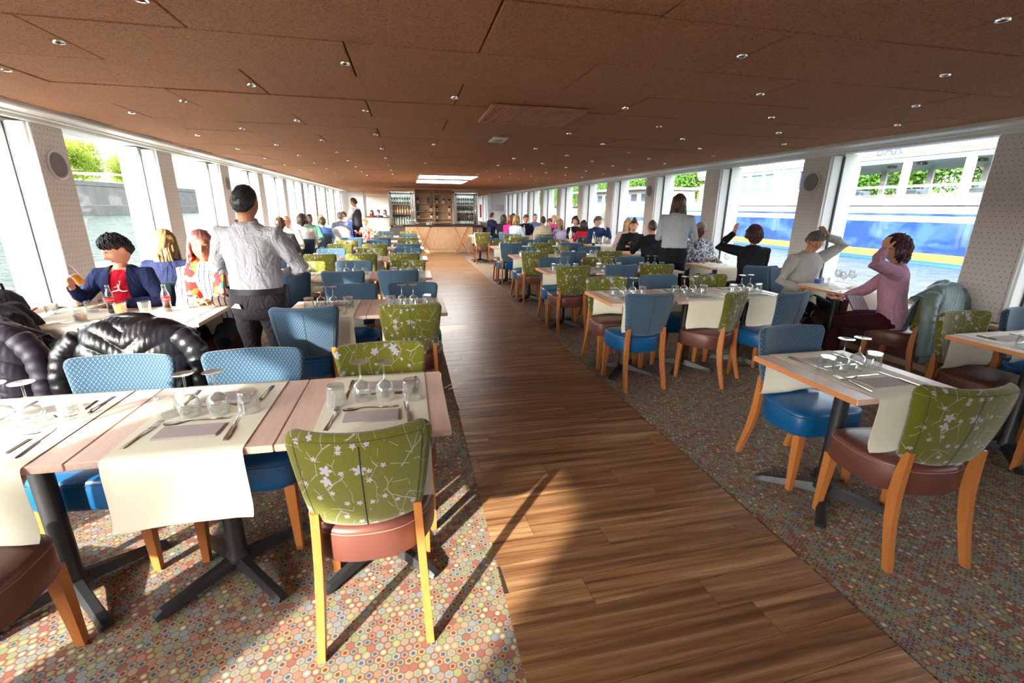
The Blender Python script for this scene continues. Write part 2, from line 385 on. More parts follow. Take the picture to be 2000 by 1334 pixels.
# ceiling: fibre boards hung under a dark deck
ceil = struct('ceiling', boxmesh('ceiling_deck', MAT['groove'], (XL+XR)/2, (Y0+Y1)/2, ZC+.10, XR-XL+.6, Y1-Y0, .12))
def panel_mesh(wx, wy):
    m = MB(); m.box(0, 0, 0, wx-.007, wy-.006, .020, .004); return m.mesh('ceiling_panel', MAT['ceiling'])
PM = {}
PX, PY = .605*2, .59
j = 0; yy = 1.81 - PY*2; npan = 0
far = MB()
while yy < Y1:
    x0 = .366 - PX*3 - (PX/2 if j % 2 else 0)
    while x0 < CR:
        a, b = max(x0, CL), min(x0+PX, CR)
        if b-a > .05:
            if yy < 23 and npan < 290:
                key = round(b-a, 2)
                if key not in PM: PM[key] = panel_mesh(b-a, PY)
                o = ob('ceiling_panel', PM[key], ceil, ((a+b)/2, yy+PY/2, ZC+.010+rnd.uniform(0, .006))); npan += 1
                o.rotation_euler = (rnd.uniform(-.002, .002), 0, 0)
            else: far.box((a+b)/2, yy+PY/2, ZC+.012, b-a-.007, PY-.006, .02)
        x0 += PX
    yy += PY; j += 1
far.box((CL+CR)/2, (Y0+.63)/2, ZC+.012, CR-CL, .63-Y0, .02)
o = ob('ceiling_panel', far.mesh('far_panels', MAT['ceiling']), ceil); o['kind'] = 'stuff'

# white soffits along both sides, with stepped rails
def soffit(side):
    xa, xb = (CL, XL) if side < 0 else (CR, XR)
    s = struct('trim_1' if side < 0 else 'trim_2', None)
    m = MB(); ln = Y1-Y0; cy_ = (Y0+Y1)/2
    m.box((xa+xb)/2, cy_, ZC-.004, abs(xb-xa)+.02, ln, .04, .004)
    ob('soffit', m.mesh('soffit', MAT['white2']), s)
    for f_, z, wd in ((.06, .022, .05), (.55, .03, .03), (.86, .045, .045)):
        ob('curtain_rail', boxmesh('rail', MAT['white'], xa+(xb-xa)*f_, cy_, ZC-.01-z/2, wd, ln, z, .006), s)
soffit(-1); soffit(1)

# side walls: low wall, ledge, pillars, windows
PIT, PW_ = 2.045, .42; YB = 4.88
def side_wall(side):
    X = XL if side < 0 else XR; s = side
    xg = X + s*.17; xo = X + s*.42
    wall = struct('wall_left' if s < 0 else 'wall_right', None)
    ln = Y1-Y0; cy_ = (Y0+Y1)/2
    ob('lower_wall', boxmesh('lw', MAT['wall_low'], X+s*.12, cy_, .30, .2, ln, .60), wall)
    ob('hull_plate', boxmesh('hp', MAT['white'], X+s*.33, cy_, .10, .2, ln, .9), wall)
    ob('header', boxmesh('hd', MAT['white'], X+s*.21, cy_, ZC+.04, .40, ln, .10), wall)
    ob('baseboard', boxmesh('bb', MAT['sill'], X+s*.01, cy_, .04, .04, ln, .07, .004), wall)
    ob('window_ledge', boxmesh('wl', MAT['sill'], X-s*.02, cy_, .605, .26, ln, .035, .006), wall)
    pm = M1(lambda m: (m.box(s*.003, 0, 0, .006, PW_-.05, 1.56)), 'perf', MAT['perf'])
    core = M1(lambda m: (m.box(s*.09, 0, 0, .165, PW_, 1.57, .012)), 'core', MAT['white'])
    fin = M1(lambda m: (m.box(s*.31, 0, 0, .22, PW_-.02, 1.62)), 'fin', MAT['white'])
    rail = M1(lambda m: (m.tube([(0, 0, -.78), (0, 0, .78)], .012, 8)), 'edge_trim', MAT['white'], True)
    gk = M1(lambda m: (m.box(s*.175, 0, 0, .02, .02, 1.55)), 'gasket', MAT['gasket'])
    k0 = -4; n = 0
    for k in range(k0, 14):
        yc = YB + PIT*k + PW_/2
        p = ob('pillar', core, wall, (X, yc, 1.41)); ob('perforated_panel', pm, p, (-s*.006, 0, 0))
        ob('outer_fin', fin, p)
        ob('edge_trim', rail, p, (0, -PW_/2+.012, 0)); ob('edge_trim', rail, p, (s*.03, -PW_/2+.003, 0))
        if k < 13:
            n += 1
            w0, w1 = yc+PW_/2, yc+PIT-PW_/2
            wd = struct('window_%d' % (n + (0 if s < 0 else 20)), None)
            ob('pane', boxmesh('pane', MAT['glass'], xg, (w0+w1)/2, 1.41, .008, w1-w0-.01, 1.56), wd)
            ob('gasket', gk, wd, (X, w0+.01, 1.41)); ob('gasket', gk, wd, (X, w1-.01, 1.41))
            ob('window_frame', boxmesh('wf', MAT['white'], xg, (w0+w1)/2, .645, .05, w1-w0, .05), wd)
side_wall(-1); side_wall(1)
struct('wall_back', boxmesh('wall_back', MAT['white'], (XL+XR)/2, Y0-.08, 1.1, XR-XL+.8, .16, 2.4))
struct('wall_end', boxmesh('wall_end', MAT['white'], (XL+XR)/2, Y1+.08, 1.1, XR-XL+.8, .16, 2.4))
# partition at the end of the saloon
part_l = struct('wall_partition_left', boxmesh('pl', MAT['white'], (XL-1.96)/2, YP, ZC/2, -1.96-XL, .10, ZC))
part_r = struct('wall_partition_right', boxmesh('pr', MAT['white'], (4.16+XR)/2, YP, ZC/2, XR-4.16, .10, ZC))
ob('door_post', boxmesh('dp', MAT['steel'], 4.10, YP-.05, 1.1, .12, .14, 2.2, .006), part_r)
ob('door_post', boxmesh('dp2', MAT['steel'], -1.90, 23.0, 1.1, .13, .12, 2.2, .006), part_l)
ob('panel', boxmesh('redp', plain('red_panel', srgb(196, 60, 50), .5), 3.98, 26.0, 1.35, .10, .05, .7), part_r)
hw = thing('half_wall', 'pale oak half-height screen behind the saloon at the left doorway', 'screen', (-1.36, 22.5, 0))
ob('panel', boxmesh('hw', MAT['oak'], 0, 0, .52, 1.06, .06, 1.04, .006), hw); ob('capping', boxmesh('hwc', MAT['black'], 0, 0, 1.06, 1.10, .12, .04, .006), hw)
pic = thing('framed_notice', 'small pale framed notice on the white wall at the far right end', 'picture', (4.60, 23.93, 1.53))
ob('frame', M1(lambda m: [m.box(a, 0, b, c, .03, d) for a, b, c, d in ((0, .16, .56, .02), (0, -.16, .56, .02), (-.27, 0, .02, .34), (.27, 0, .02, .34))], 'fr', MAT['white2']), pic)
ob('sheet', boxmesh('sh', plain('pale_violet_sheet', srgb(196, 200, 222), .6), 0, .004, 0, .52, .01, .30), pic)

# round speakers in pillars
def speaker(x, y, z, s, lab):
    t = thing('wall_speaker', lab, 'speaker', (x, y, z))
    m = MB(); n = 28
    m.loft([[(-s*d, r*math.cos(2*math.pi*k/n), r*math.sin(2*math.pi*k/n)) for k in range(n)] for r, d in ((.125, 0), (.125, .012), (.115, .018), (.108, .012), (.104, .005))], True)
    ob('bezel', fixn(m.mesh('bezel', MAT['white2'], True, 40)), t)
    m = MB(); m.loft([[(-s*d, r*math.cos(2*math.pi*k/n), r*math.sin(2*math.pi*k/n)) for k in range(n)] for r, d in ((.104, .004), (.10, .013), (.05, .017))])
    ob('grille', fixn(m.mesh('grille', MAT['speaker'], True, 40)), t)
speaker(XL+.008, 5.10, 1.87, -1, 'round grey speaker in the nearest left perforated pillar, above the boy')
speaker(XR-.008, 5.10, 1.90, 1, 'large round grey speaker in the right pillar above the man in grey shirt')
speaker(XR-.008, 9.19, 1.92, 1, 'small-looking round speaker in right pillar behind the standing waitress')
speaker(XL+.008, 9.19, 1.90, -1, "round speaker in left pillar beside the standing waiter's head")

# ceiling fittings
dl_ring = M1(lambda m: m.lathe([(.014, .004), (.016, -.003), (.023, -.004), (.025, .001), (.025, .01)], 20), 'ring', MAT['chrome'], True, 40)
dl_cup = M1(lambda m: m.lathe([(.0155, -.002), (.012, .012), (.001, .016)], 16), 'cup', MAT['groove'], True)
dl_b = M1(lambda m: m.lathe([(.001, .003), (.006, .003), (.006, .012)], 12), 'bulb', MAT['lamp'], True)
ordn = ['first', 'second', 'third', 'fourth', 'fifth', 'sixth', 'seventh', 'eighth', 'ninth', 'tenth', 'eleventh', 'twelfth', 'thirteenth', 'fourteenth', 'fifteenth', 'sixteenth', 'seventeenth', 'eighteenth', 'nineteenth', 'twentieth']
for jj in range(-2, 18):
    for i in range(11):
        if (i+jj) % 2 or i == 5 or (i == 4 and jj % 4 != 2): continue
        x, y = -2.1+.61*i, 2.12+.605*jj
        if jj < 0 and not (i in (4, 7, 9)): continue
        if jj < 0: continue
        side = ('%s column from the left windows' % ordn[i]) if i < 5 else ('%s column from the right windows' % ordn[10-i])
        t = thing('downlight', 'round chrome ceiling downlight, %s row from the front, %s' % (ordn[jj], side), 'ceiling light', (x, y, ZC), group='recessed ceiling downlights')
        ob('ring', dl_ring, t); ob('reflector', dl_cup, t); ob('bulb', dl_b, t)
t = thing('downlight', 'nearest chrome ceiling downlight, high in the right corner, glowing orange', 'ceiling light', (2.2, 1.52, ZC), group='recessed ceiling downlights')
ob('ring', dl_ring, t); ob('reflector', dl_cup, t); ob('bulb', dl_b, t)
v = thing('air_vent', 'brown slatted rectangular ventilation grille in the ceiling over the aisle', 'vent', (.97, 3.77, ZC))
mb = plain('brown_metal', srgb(196, 142, 106), .6)
ob('frame', M1(lambda m: [m.box(*q, .003) for q in ((0, .32, -.006, .72, .03, .016), (0, -.32, -.006, .72, .03, .016), (.345, 0, -.006, .03, .64, .016), (-.345, 0, -.006, .03, .64, .016))], 'f', mb), v)
sl = boxmesh('slat', mb, 0, 0, 0, .011, .61, .010)
for i in range(34): ob('slat', sl, v, (-.33+.02*i, 0, -.006))
ob('backing', boxmesh('bk', MAT['groove'], 0, 0, .0, .70, .62, .004), v)
sq = thing('ceiling_emergency_lamp', 'small square white emergency lamp on the ceiling behind the vent', 'ceiling light', (.97, 5.10, ZC))
ob('frame', boxmesh('f', MAT['white'], 0, 0, -.006, .155, .30, .018, .004), sq); ob('lens', boxmesh('l', plain('grey_lens', (.35, .36, .38), .2), 0, 0, -.018, .08, .14, .01, .003), sq)
for (ya, yb, nm) in ((11.0, 12.25, 'nearer'), (12.9, 14.5, 'farther')):
    t = thing('light_panel', '%s of the two bright rectangular ceiling panels before the bar' % nm, 'ceiling light', (.97, (ya+yb)/2, ZC))
    ob('diffuser', boxmesh('d', MAT['led'], 0, 0, -.004, 1.32, yb-ya, .012), t)
    ob('frame', M1(lambda m: [m.box(*q) for q in ((0, (yb-ya)/2+.01, -.006, 1.38, .03, .02), (0, -(yb-ya)/2-.01, -.006, 1.38, .03, .02), (.675, 0, -.006, .03, yb-ya, .02), (-.675, 0, -.006, .03, yb-ya, .02))], 'f', MAT['white2']), t)

# ================================================================ OUTSIDE
def outside():
    t = NT('river_water'); n = t.noise(t.vm('MULTIPLY', t.world(), (1, 1.0, 1)), .9, 5, .6, dist=.5); n2 = t.noise(t.world(), .12, 3)
    t.set(col=t.mix(n2, (.045, .075, .07), (.07, .09, .08)), rough=.12, spec=.2); t.bump(n, 1.0, .45)
    m = MB(); 
    for (a, b) in ((-64, -3.6), (5.6, 80)): m.add([(a, -60, -1), (b, -60, -1), (b, 260, -1), (a, 260, -1)], [(0, 1, 2, 3)])
    o = struct('water', m.mesh('water', t.m)); 
    # left quay
    t = NT('quay_stone'); c = t.world(); br = t.n('ShaderNodeTexBrick'); mp = t.n('ShaderNodeMapping'); mp.inputs['Rotation'].default_value = (0, R_(90), R_(90)); t.l(c, mp.inputs[0])
    sp = t.n('ShaderNodeSeparateXYZ'); t.l(c, sp.inputs[0]); cb = t.n('ShaderNodeCombineXYZ'); t.l(sp.outputs[1], cb.inputs[0]); t.l(sp.outputs[2], cb.inputs[1]); t.l(cb.outputs[0], br.inputs[0])
    br.inputs['Scale'].default_value = .8; br.inputs['Color1'].default_value = (.26, .245, .22, 1); br.inputs['Color2'].default_value = (.19, .18, .165, 1); br.inputs['Mortar'].default_value = (.10, .1, .09, 1); br.inputs['Mortar Size'].default_value = .01
    nz = t.noise(c, .35, 4); t.set(col=t.mix(nz, br.outputs[0], (.12, .125, .115)), rough=.9); qs = t.m
    q = struct('quay', None)
    ob('lower_quay', boxmesh('lq', qs, -70, 100, -.1, 14, 330, 2.2), q)
    ob('retaining_wall', boxmesh('rw', qs, -82, 100, 3.0, 12, 330, 5.2), q)
    ob('parapet', boxmesh('pp', qs, -76.3, 100, 6.1, .6, 330, 1.2), q)
    ob('upper_bank', boxmesh('ub', plain('grass_bank', srgb(110, 130, 60), .9), -110, 100, 5.2, 56, 330, 1.0), q)
    # far right bank
    b = struct('bank_right', None)
    ob('embankment', boxmesh('eb', qs, 62, 100, 0, 20, 330, 3), b)
    ob('upper_bank', boxmesh('ub2', plain('bank_top', srgb(90, 100, 60), .9), 80, 100, 1.3, 30, 330, 2), b)
    # trees
    rr = np.random.RandomState(5)
    bark = plain('bark', srgb(96, 84, 70), .9)
    def leafm(name, c0, c1):
        t = NT(name); nz = t.noise(t.world(), .6, 2); t.set(col=t.mix(nz, c0, c1), rough=.7, spec=.2)
        tr = t.n('ShaderNodeBsdfTranslucent'); tr.inputs[0].default_value = (*c0, 1); mx = t.n('ShaderNodeMixShader'); mx.inputs[0].default_value = .35
        t.l(t.b.outputs[0], mx.inputs[1]); t.l(tr.outputs[0], mx.inputs[2]); t.l(mx.outputs[0], t.out.inputs[0]); return t.m
    def crown(nl, R, H, zc, size, mat, sparse=0):
        cl = rr.normal(size=(18, 3)); cl /= np.linalg.norm(cl, axis=1)[:, None]; cl *= rr.uniform(.35, 1, (18, 1))*np.array([R, R, H]); cl[:, 2] += zc
        idx = rr.randint(0, 18, nl); p = cl[idx] + rr.normal(size=(nl, 3))*np.array([R, R, H])*(.22 if sparse else .30); p[:, :2] = np.clip(p[:, :2], -1.06*R, 1.06*R)
        a = rr.normal(size=(nl, 3)); a /= np.linalg.norm(a, axis=1)[:, None]; b_ = np.cross(a, rr.normal(size=(nl, 3))); b_ /= np.linalg.norm(b_, axis=1)[:, None]
        sz = size*rr.uniform(.6, 1.3, (nl, 1)); V = np.stack([p-a*sz, p+b_*sz*.6, p+a*sz, p-b_*sz*.6], 1).reshape(-1, 3)
        me = bpy.data.meshes.new('crown'); me.from_pydata(V.tolist(), [], [(4*i, 4*i+1, 4*i+2, 4*i+3) for i in range(nl)]); me.materials.append(mat); return me
    def trunk(h, r):
        m = MB(); rn = random.Random(int(h*10))
        m.tube([(0, 0, -.5), (.1, 0, h*.4), (0, .1, h*.75)], [r, r*.8, r*.45], 7)
        for i in range(9):
            a = rn.uniform(0, 6.28); z0 = h*rn.uniform(.35, .7); L = h*rn.uniform(.25, .45)
            m.tube([(0, 0, z0), (L*.5*math.cos(a), L*.5*math.sin(a), z0+L*.5), (L*.7*math.cos(a), L*.7*math.sin(a), z0+L)], [r*.4, r*.25, r*.08], 5)
        return m.mesh('trunk', bark, True)
    lg = leafm('spring_leaves', srgb(168, 186, 78), srgb(128, 156, 60)); dg = leafm('summer_leaves', srgb(84, 124, 50), srgb(44, 80, 30))
    cr1 = [crown(7000, 5.2, 4.6, 6.8, .30, lg, 1) for _ in range(2)]; tk1 = trunk(11, .35)
    cr2 = [crown(9000, 5.0, 4.2, 6.0, .27, dg) for _ in range(2)]; tk2 = trunk(8, .3)
    for i in range(14):
        yy = 34+i*12.3
        t = thing('bank_tree', 'light green spring tree on the far left embankment, %s from this end' % ordn[i], 'tree', (-86+rr.uniform(-3, 3), yy, 5.7), 1.5708*rr.randint(4), 'trees along the left embankment')
        ob('crown', cr1[i % 2], t); ob('trunk', tk1, t)
    for i in range(16):
        yy = 16+i*12.0
        t = thing('bank_tree', 'dense green tree beyond the moored ship, %s from this end' % ordn[i], 'tree', (60+rr.uniform(-3, 3), yy, 2.2), 1.5708*rr.randint(4), 'trees behind the moored ship')
        t.scale = (1, 1, rr.uniform(.8, .98))
        ob('crown', cr2[i % 2], t); ob('trunk', tk2, t)
    # moored passenger ship
    hb = NT('ship_blue'); n = hb.noise(hb.vm('MULTIPLY', hb.world(), (1, .5, 1)), 1.2, 3, dist=.6); hb.set(col=hb.mix(hb.ramp(n, [(.45, (0, 0, 0)), (.62, (1, 1, 1))]), srgb(24, 46, 92), srgb(44, 70, 112)), rough=.15, spec=.6); hb = hb.m
    wh = plain('ship_white', (.56, .57, .58), .4); dk = plain('ship_interior', srgb(70, 80, 96), .6); br_ = plain('ship_rail_wood', srgb(120, 86, 70), .5)
    S = thing('moored_ship', 'large blue and white passenger ship moored outside the right windows', 'ship', (27, 0, 0))
    def hullm(z0, z1, mat, out=0.0, name='hull'):
        m = MB(); pts = [(out*-1, 3), (-out, 42), (1.2, 47), (3.5, 49.5), (5.8, 47), (7, 42), (7, 3)]
        m.loft([[(x, y_, z) for x, y_ in pts] for z in (z0, z1)]); return fixn(m.mesh(name, mat))
    ob('blue_hull', hullm(-1.3, 1.05, hb), S); ob('white_stripe', hullm(1.05, 1.36, wh, .02), S); ob('blue_stripe', hullm(1.36, 1.50, hb, .02), S)
    ob('white_hull', hullm(1.50, 1.92, wh), S)
    ob('deck', boxmesh('dk', wh, 3.5, 22, 1.90, 7, 38, .1), S)
    ob('handrail', M1(lambda m: (m.box(-.02, 24, 2.46, .07, 42, .06), [m.box(0, 3.5+1.5*i, 2.2, .05, .05, .6) for i in range(28)]), 'hr', br_), S)
    ob('bulwark', boxmesh('bw', wh, .10, 22, 2.14, .05, 37, .52), S)
    pp = boxmesh('post', wh, 0, 0, 3.2, .16, .38, 2.6)
    for i in range(8):
        for xx in (.45, 6.4):
            if i < 5 or xx > 1: ob('window_post', pp, S, (xx, 12.5+3.08*i, 0))
    ob('mid_rail', boxmesh('mr', wh, .45, 20, 2.95, .12, 20, .13), S)
    ob('dark_saloon_floor', boxmesh('ds', dk, 3.5, 20, 2.0, 5.6, 22, .12), S)
    ob('saloon_ceiling', boxmesh('sc', plain('ship_ceiling', srgb(150, 172, 178), .5), 3.6, 22, 4.38, 6.6, 38, .26), S)
    for i in range(10): ob('table', boxmesh('tb', dk, 1.4+(i % 2)*2.2, 11.5+1.7*i, 2.45, .8, .8, .75, .05), S)
    for i in range(7): ob('ceiling_lamp', boxmesh('cl', MAT['black'], 1.0+(i % 2)*.8, 12.2+2.3*i, 4.16, .5, .3, .14, .04), S)
    ob('lower_window', boxmesh('lwn', MAT['glass'], .42, 20, 2.7, .02, 20, .4), S); ob('upper_window', boxmesh('uwn', MAT['glass'], .42, 20, 3.6, .02, 20, 1.2), S)
    ob('roof_band', boxmesh('rb', wh, 3.6, 22, 5.2, 7.0, 38, 1.4, .03), S)
    ob('gutter', boxmesh('gt', br_, .05, 22, 4.72, .05, 38, .05), S)
    ob('cabin_wall', boxmesh('cw', wh, .6, 31.5, 3.1, .2, 9, 2.5), S)
    for (ya, yb, mt) in ((28.2, 29.1, hb), (31.8, 32.5, dk), (33.0, 34.0, dk), (34.6, 35.8, dk)):
        ob('cabin_window', boxmesh('cwi', mt, .47, (ya+yb)/2, 3.6, .06, yb-ya, 1.25), S)
    ob('wheelhouse', boxmesh('wh', wh, 3.5, 39.5, 3.2, 4.5, 5.5, 1.6, .2), S); ob('wheelhouse_window', boxmesh('whw', dk, 1.22, 39.5, 3.5, .05, 4.5, .55), S)
    cu = bpy.data.curves.new('t', 'FONT'); cu.body = 'BAR'; cu.size = .85; cu.extrude = .01
    to = bpy.data.objects.new('t', cu); COL.objects.link(to); dg_ = bpy.context.evaluated_depsgraph_get(); me = bpy.data.meshes.new_from_object(to.evaluated_get(dg_)); bpy.data.objects.remove(to)
    me.materials.append(plain('ship_lettering', srgb(44, 62, 112), .6)); lt = ob('lettering', me, S, (.015, 23.4, 4.70)); lt.rotation_euler = (R_(90), 0, R_(-90)); lt['label'] = 'pale blue letters BAR on the white roof band'
    bm_ = thing('floating_boom', 'floating boom with mossy top and blue pipe below the blue hull', 'boom', (25.2, 0, 0))
    t = NT('moss'); n = t.noise(t.world(), 2.2, 4); t.set(col=t.ramp(n, [(.35, srgb(120, 78, 40)), (.5, srgb(124, 112, 44)), (.65, srgb(74, 88, 34))]), rough=.95)
    ob('moss_strip', boxmesh('ms', t.m, 1.0, 24, -.72, 1.2, 44, .40, .1), bm_)
    ob('pipe', M1(lambda m: m.tube([(0, 2, -.98), (0, 46, -.98)], .2, 10), 'pi', plain('blue_pipe', srgb(20, 60, 130), .4), True), bm_)
    # smaller boat and green hoarding further on
    s2 = thing('small_boat', 'small white cruiser with blue hull stripe moored past the ship', 'boat', (31, 62, 0))
    ob('hull', M1(lambda m: m.loft([[(x*k_, y_*k_, z) for x, y_ in ((-2.2, -5), (-2.2, 3), (0, 8), (2.2, 3), (2.2, -5))] for z, k_ in ((-1.2, .85), (.9, 1.0))]), 'h', wh), s2)
    ob('stripe', M1(lambda m: m.loft([[(x*1.01, y_*1.01, z) for x, y_ in ((-2.2, -5), (-2.2, 3), (0, 8), (2.2, 3), (2.2, -5))] for z in (.2, .6)]), 'h', hb), s2)
    ob('cabin', boxmesh('cb', wh, 0, -1, 1.7, 3.2, 5, 1.6, .3), s2); ob('cabin_window', boxmesh('cbw', dk, 0, -1, 1.9, 3.3, 4, .6), s2)
    hd = thing('green_hoarding', 'green mesh site hoarding on the right bank between the windows', 'hoarding', (44, 84, 0))
    ob('mesh_panel', boxmesh('gm', plain('green_mesh', srgb(60, 120, 108), .8), 0, 0, 1.4, .2, 26, 3.6), hd)
    for i in range(9): ob('post', boxmesh('gp', plain('post_green', srgb(40, 84, 78), .7), -.15, -12.8+3.2*i, 1.5, .15, .15, 4.0), hd)
    pv = thing('bank_building', 'low white pavilion with grey awning on the right bank', 'building', (45.5, 92, 0))
    ob('wall', boxmesh('pw', wh, 0, 0, 3, 8, 34, 3.5), pv); ob('roof', boxmesh('pr', MAT['speaker'], -1.5, 0, 5, 12, 37, .4), pv)
    for i in range(8): ob('window', boxmesh('pwi', dk, -4.05, -14+4*i, 3.4, .1, 2.2, 1.6), pv)
    # left: blue pipe boom on the water, tiny lamp post
    lb = thing('water_boom', 'thin blue floating boom on the river outside the left windows', 'boom', (-9.5, 0, 0))
    ob('pipe', M1(lambda m: m.tube([(0, -2, -.95), (0, 60, -.95)], .12, 8), 'pi', plain('blue_pipe2', srgb(20, 50, 120), .4), True), lb)
    lp = thing('lamp_post', 'dark lamp post on the left quay', 'lamp post', (-64.5, 150, 1.0))
    ob('post', M1(lambda m: m.tube([(0, 0, 0), (0, 0, 8)], [.25, .12], 8), 'p', MAT['black'], True), lp); ob('lantern', M1(lambda m: m.ell((0, 0, 8.3), (.5, .5, .6)), 'l', MAT['white'], True), lp)
outside()

# ================================================================ FURNITURE
def seat_outline(n=44):
    # D-shaped plan: straight front, rounded back; local +y is the front
    pts = []
    for k in range(n):
        a = 2*math.pi*k/n; c, s = math.cos(a), math.sin(a)
        e = .38 if s > 0 else .78
        x = .232*math.copysign(abs(c)**e, c); y = .205*math.copysign(abs(s)**e, s)
        if s < 0: x *= 1-.12*abs(s)
        pts.append((x, y))
    return pts
def chair_meshes(kind):
    seat_m = MAT['blue_seat'] if kind == 'blue' else MAT['brown_seat']; fab = MAT['blue_fab'] if kind == 'blue' else MAT['green_fab']
    o = seat_outline()
    rings = []
    for sc, z in ((.90, .335), (.97, .337), (1, .35), (1.0, .44), (.988, .449), (.992, .456), (.975, .468), (.92, .477), (.7, .486), (.35, .49), (.05, .491)):
        rings.append([(x*sc, y*sc, z) for x, y in o])
    seat = M1(lambda m: m.loft(rings), 'seat', seat_m, True, 50)
    st = M1(lambda m: m.tube([(x*.995, y*.995, .4525) for x, y in o]+[(o[0][0]*.995, o[0][1]*.995, .4525)], .0022, 4), 'seat_seam', MAT['seam'] if kind == 'blue' else MAT['seam_light'])
    # backrest shell
    nu, nv = 24, 20; zb, zt = .505, .868; th = .048
    m = MB(); grids = []
    for side in (0, 1):
        g = []
        for j in range(nv+1):
            v = .5-.5*math.cos(math.pi*(j/nv)); v = .25*v+.75*(.5-.5*math.cos(math.pi*v)) if False else v; row = []
            hgt = zt-zb
            hw0 = .180+.055*v**.8
            r = .045; dt, db = (1-v)*hgt, v*hgt
            ins = 0
            if dt < r: ins = r-math.sqrt(max(0, r*r-(r-dt)**2))
            r2 = .035
            if db < r2: ins = max(ins, r2-math.sqrt(max(0, r2*r2-(r2-db)**2)))
            hw_ = hw0-ins
            for i in range(nu+1):
                u = math.sin(math.pi/2*(-1+2*i/nu)); u = .6*u+.4*(-1+2*i/nu); x = u*hw_
                zz = zb+hgt*v + .004*(u*u)*v - .020*(1-u*u)*(1-v)
                yb = -.185-.068*v-.012*math.sin(v*3.1) + .058*(u*u)*(.5+.5*v)
                e = min(1, (1-abs(u))/.11)*1.0; e2 = min(1, min(v, 1-v)/.09)
                t = th/2*math.sqrt(max(.0, 1-(1-e)**2))*math.sqrt(max(.0, 1-(1-e2)**2))+.0015
                row.append(len(m.v)); m.v.append((x, yb+(t if side else -t), zz)); m.uv[len(m.v)-1] = (x+(.5 if side else 0), zz)
            g.append(row)
        grids.append(g)
    A, B = grids
    for j in range(nv):
        for i in range(nu):
            m.f.append((A[j][i], A[j][i+1], A[j+1][i+1], A[j+1][i])); m.f.append((B[j][i], B[j+1][i], B[j+1][i+1], B[j][i+1]))
    for i in range(nu):
        m.f.append((A[0][i], B[0][i], B[0][i+1], A[0][i+1])); m.f.append((A[nv][i], A[nv][i+1], B[nv][i+1], B[nv][i]))
    for j in range(nv):
        m.f.append((A[j][0], A[j+1][0], B[j+1][0], B[j][0])); m.f.append((A[j][nu], B[j][nu], B[j+1][nu], A[j+1][nu]))
    back = fixn(m.mesh('backrest', fab, True, 60))
    nv_ = nv; P = lambda i, j, d=0: (m.v[A[j][i]][0], m.v[A[j][i]][1]+d, m.v[A[j][i]][2])
    seam = M1(lambda q: q.tube([P(nu//2, j, -.0005) for j in range(1, nv-3)], .0022, 4), 'back_seam', MAT['seam'])
    pip = M1(lambda q: [q.tube([P(3, j) for j in range(3, nv-2)]+[P(i, nv-3) for i in range(4, nu-2)]+[P(nu-3, j) for j in range(nv-4, 2, -1)], .0016, 4)], 'piping', MAT['seam'])
    tag = M1(lambda q: q.box(.006, P(nu//2, 8)[1]-.004, .68, .016, .005, .034, .001), 'fabric_tag', MAT['tag'])
    def fl(s):
        q = MB(); q.loft([[(s*cx+dx*w_, cy_+dy*w_, z) for dx, dy in ((-1, -1), (1, -1), (1, 1), (-1, 1))] for z, w_, cx, cy_ in ((0, .014, .196, .176), (.18, .019, .192, .172), (.345, .023, .188, .166))]); return fixn(q.mesh('leg', MAT['beech']))
    def rl(s):
        q = MB(); q.loft([[(s*cx+dx*.014, cy_+dy*w_, z) for dx, dy in ((-1, -1), (1, -1), (1, 1), (-1, 1))] for z, w_, cx, cy_ in ((0, .015, .190, -.262), (.10, .018, .186, -.236), (.22, .022, .181, -.207), (.34, .024, .176, -.190), (.45, .022, .172, -.188), (.56, .014, .168, -.196))]); return fixn(q.mesh('leg', MAT['beech']))
    return dict(seat=seat, st=st, back=back, seam=seam, pip=pip, tag=tag, fl=(fl(-1), fl(1)), rl=(rl(-1), rl(1)))
CH = {k: chair_meshes(k) for k in ('blue', 'green')}
CH['greenblue'] = CH['green']
nchair = 0
def chair(x, y, rot, kind, label, group, detail=True):
    """rot: 0 faces +y (away from the camera), 180 faces the camera"""
    M = CH[kind]
    t = thing('dining_chair', label, 'chair', (x, y, .003), R_(rot), group)
    s = ob('seat', M['seat'], t); b = ob('backrest', M['back'], t)
    if detail:
        ob('stitching', M['st'], s); ob('back_seam', M['seam'], b); ob('piping', M['pip'], b); ob('fabric_tag', M['tag'], b)
    for k in (0, 1): ob('leg', M['fl'][k], t); ob('leg', M['rl'][k], t)
    return t

# table
TW, TD = .612, .64
def base_arm(m, a):
    c, s = math.cos(a), math.sin(a); rings = []
    for r, w_, z0, z1 in ((.02, .030, .03, .085), (.07, .026, .03, .075), (.20, .024, .018, .052), (.30, .026, .008, .034), (.325, .022, .004, .022)):
        rings.append([(r*c-q*s, r*s+q*c, z) for q, z in ((-w_, z0), (-w_*.55, z1), (w_*.55, z1), (w_, z0))])
    m.loft(rings)
TM = {}
TM['top'] = M1(lambda m: m.box(0, 0, .736, TW, TD, .028, .003), 'tabletop', MAT['tabletop'])
TM['col'] = M1(lambda m: m.lathe([(.001, .06), (.05, .06), (.046, .085), (.037, .10), (.037, .715), (.001, .715)], 18), 'column', MAT['iron'], True, 40)
TM['plate'] = M1(lambda m: [m.box(0, 0, .716, .34, .05, .012, .002), m.box(0, 0, .714, .05, .34, .012, .002)], 'mounting_plate', MAT['iron'])
TM['arm'] = [M1(lambda m: base_arm(m, R_(45+90*k)), 'foot', MAT['iron']) for k in range(4)]
TM['band'] = M1(lambda m: m.box(0, 0, .736, .004, TD-.004, .026, .001), 'edge_band', MAT['edgeband'])
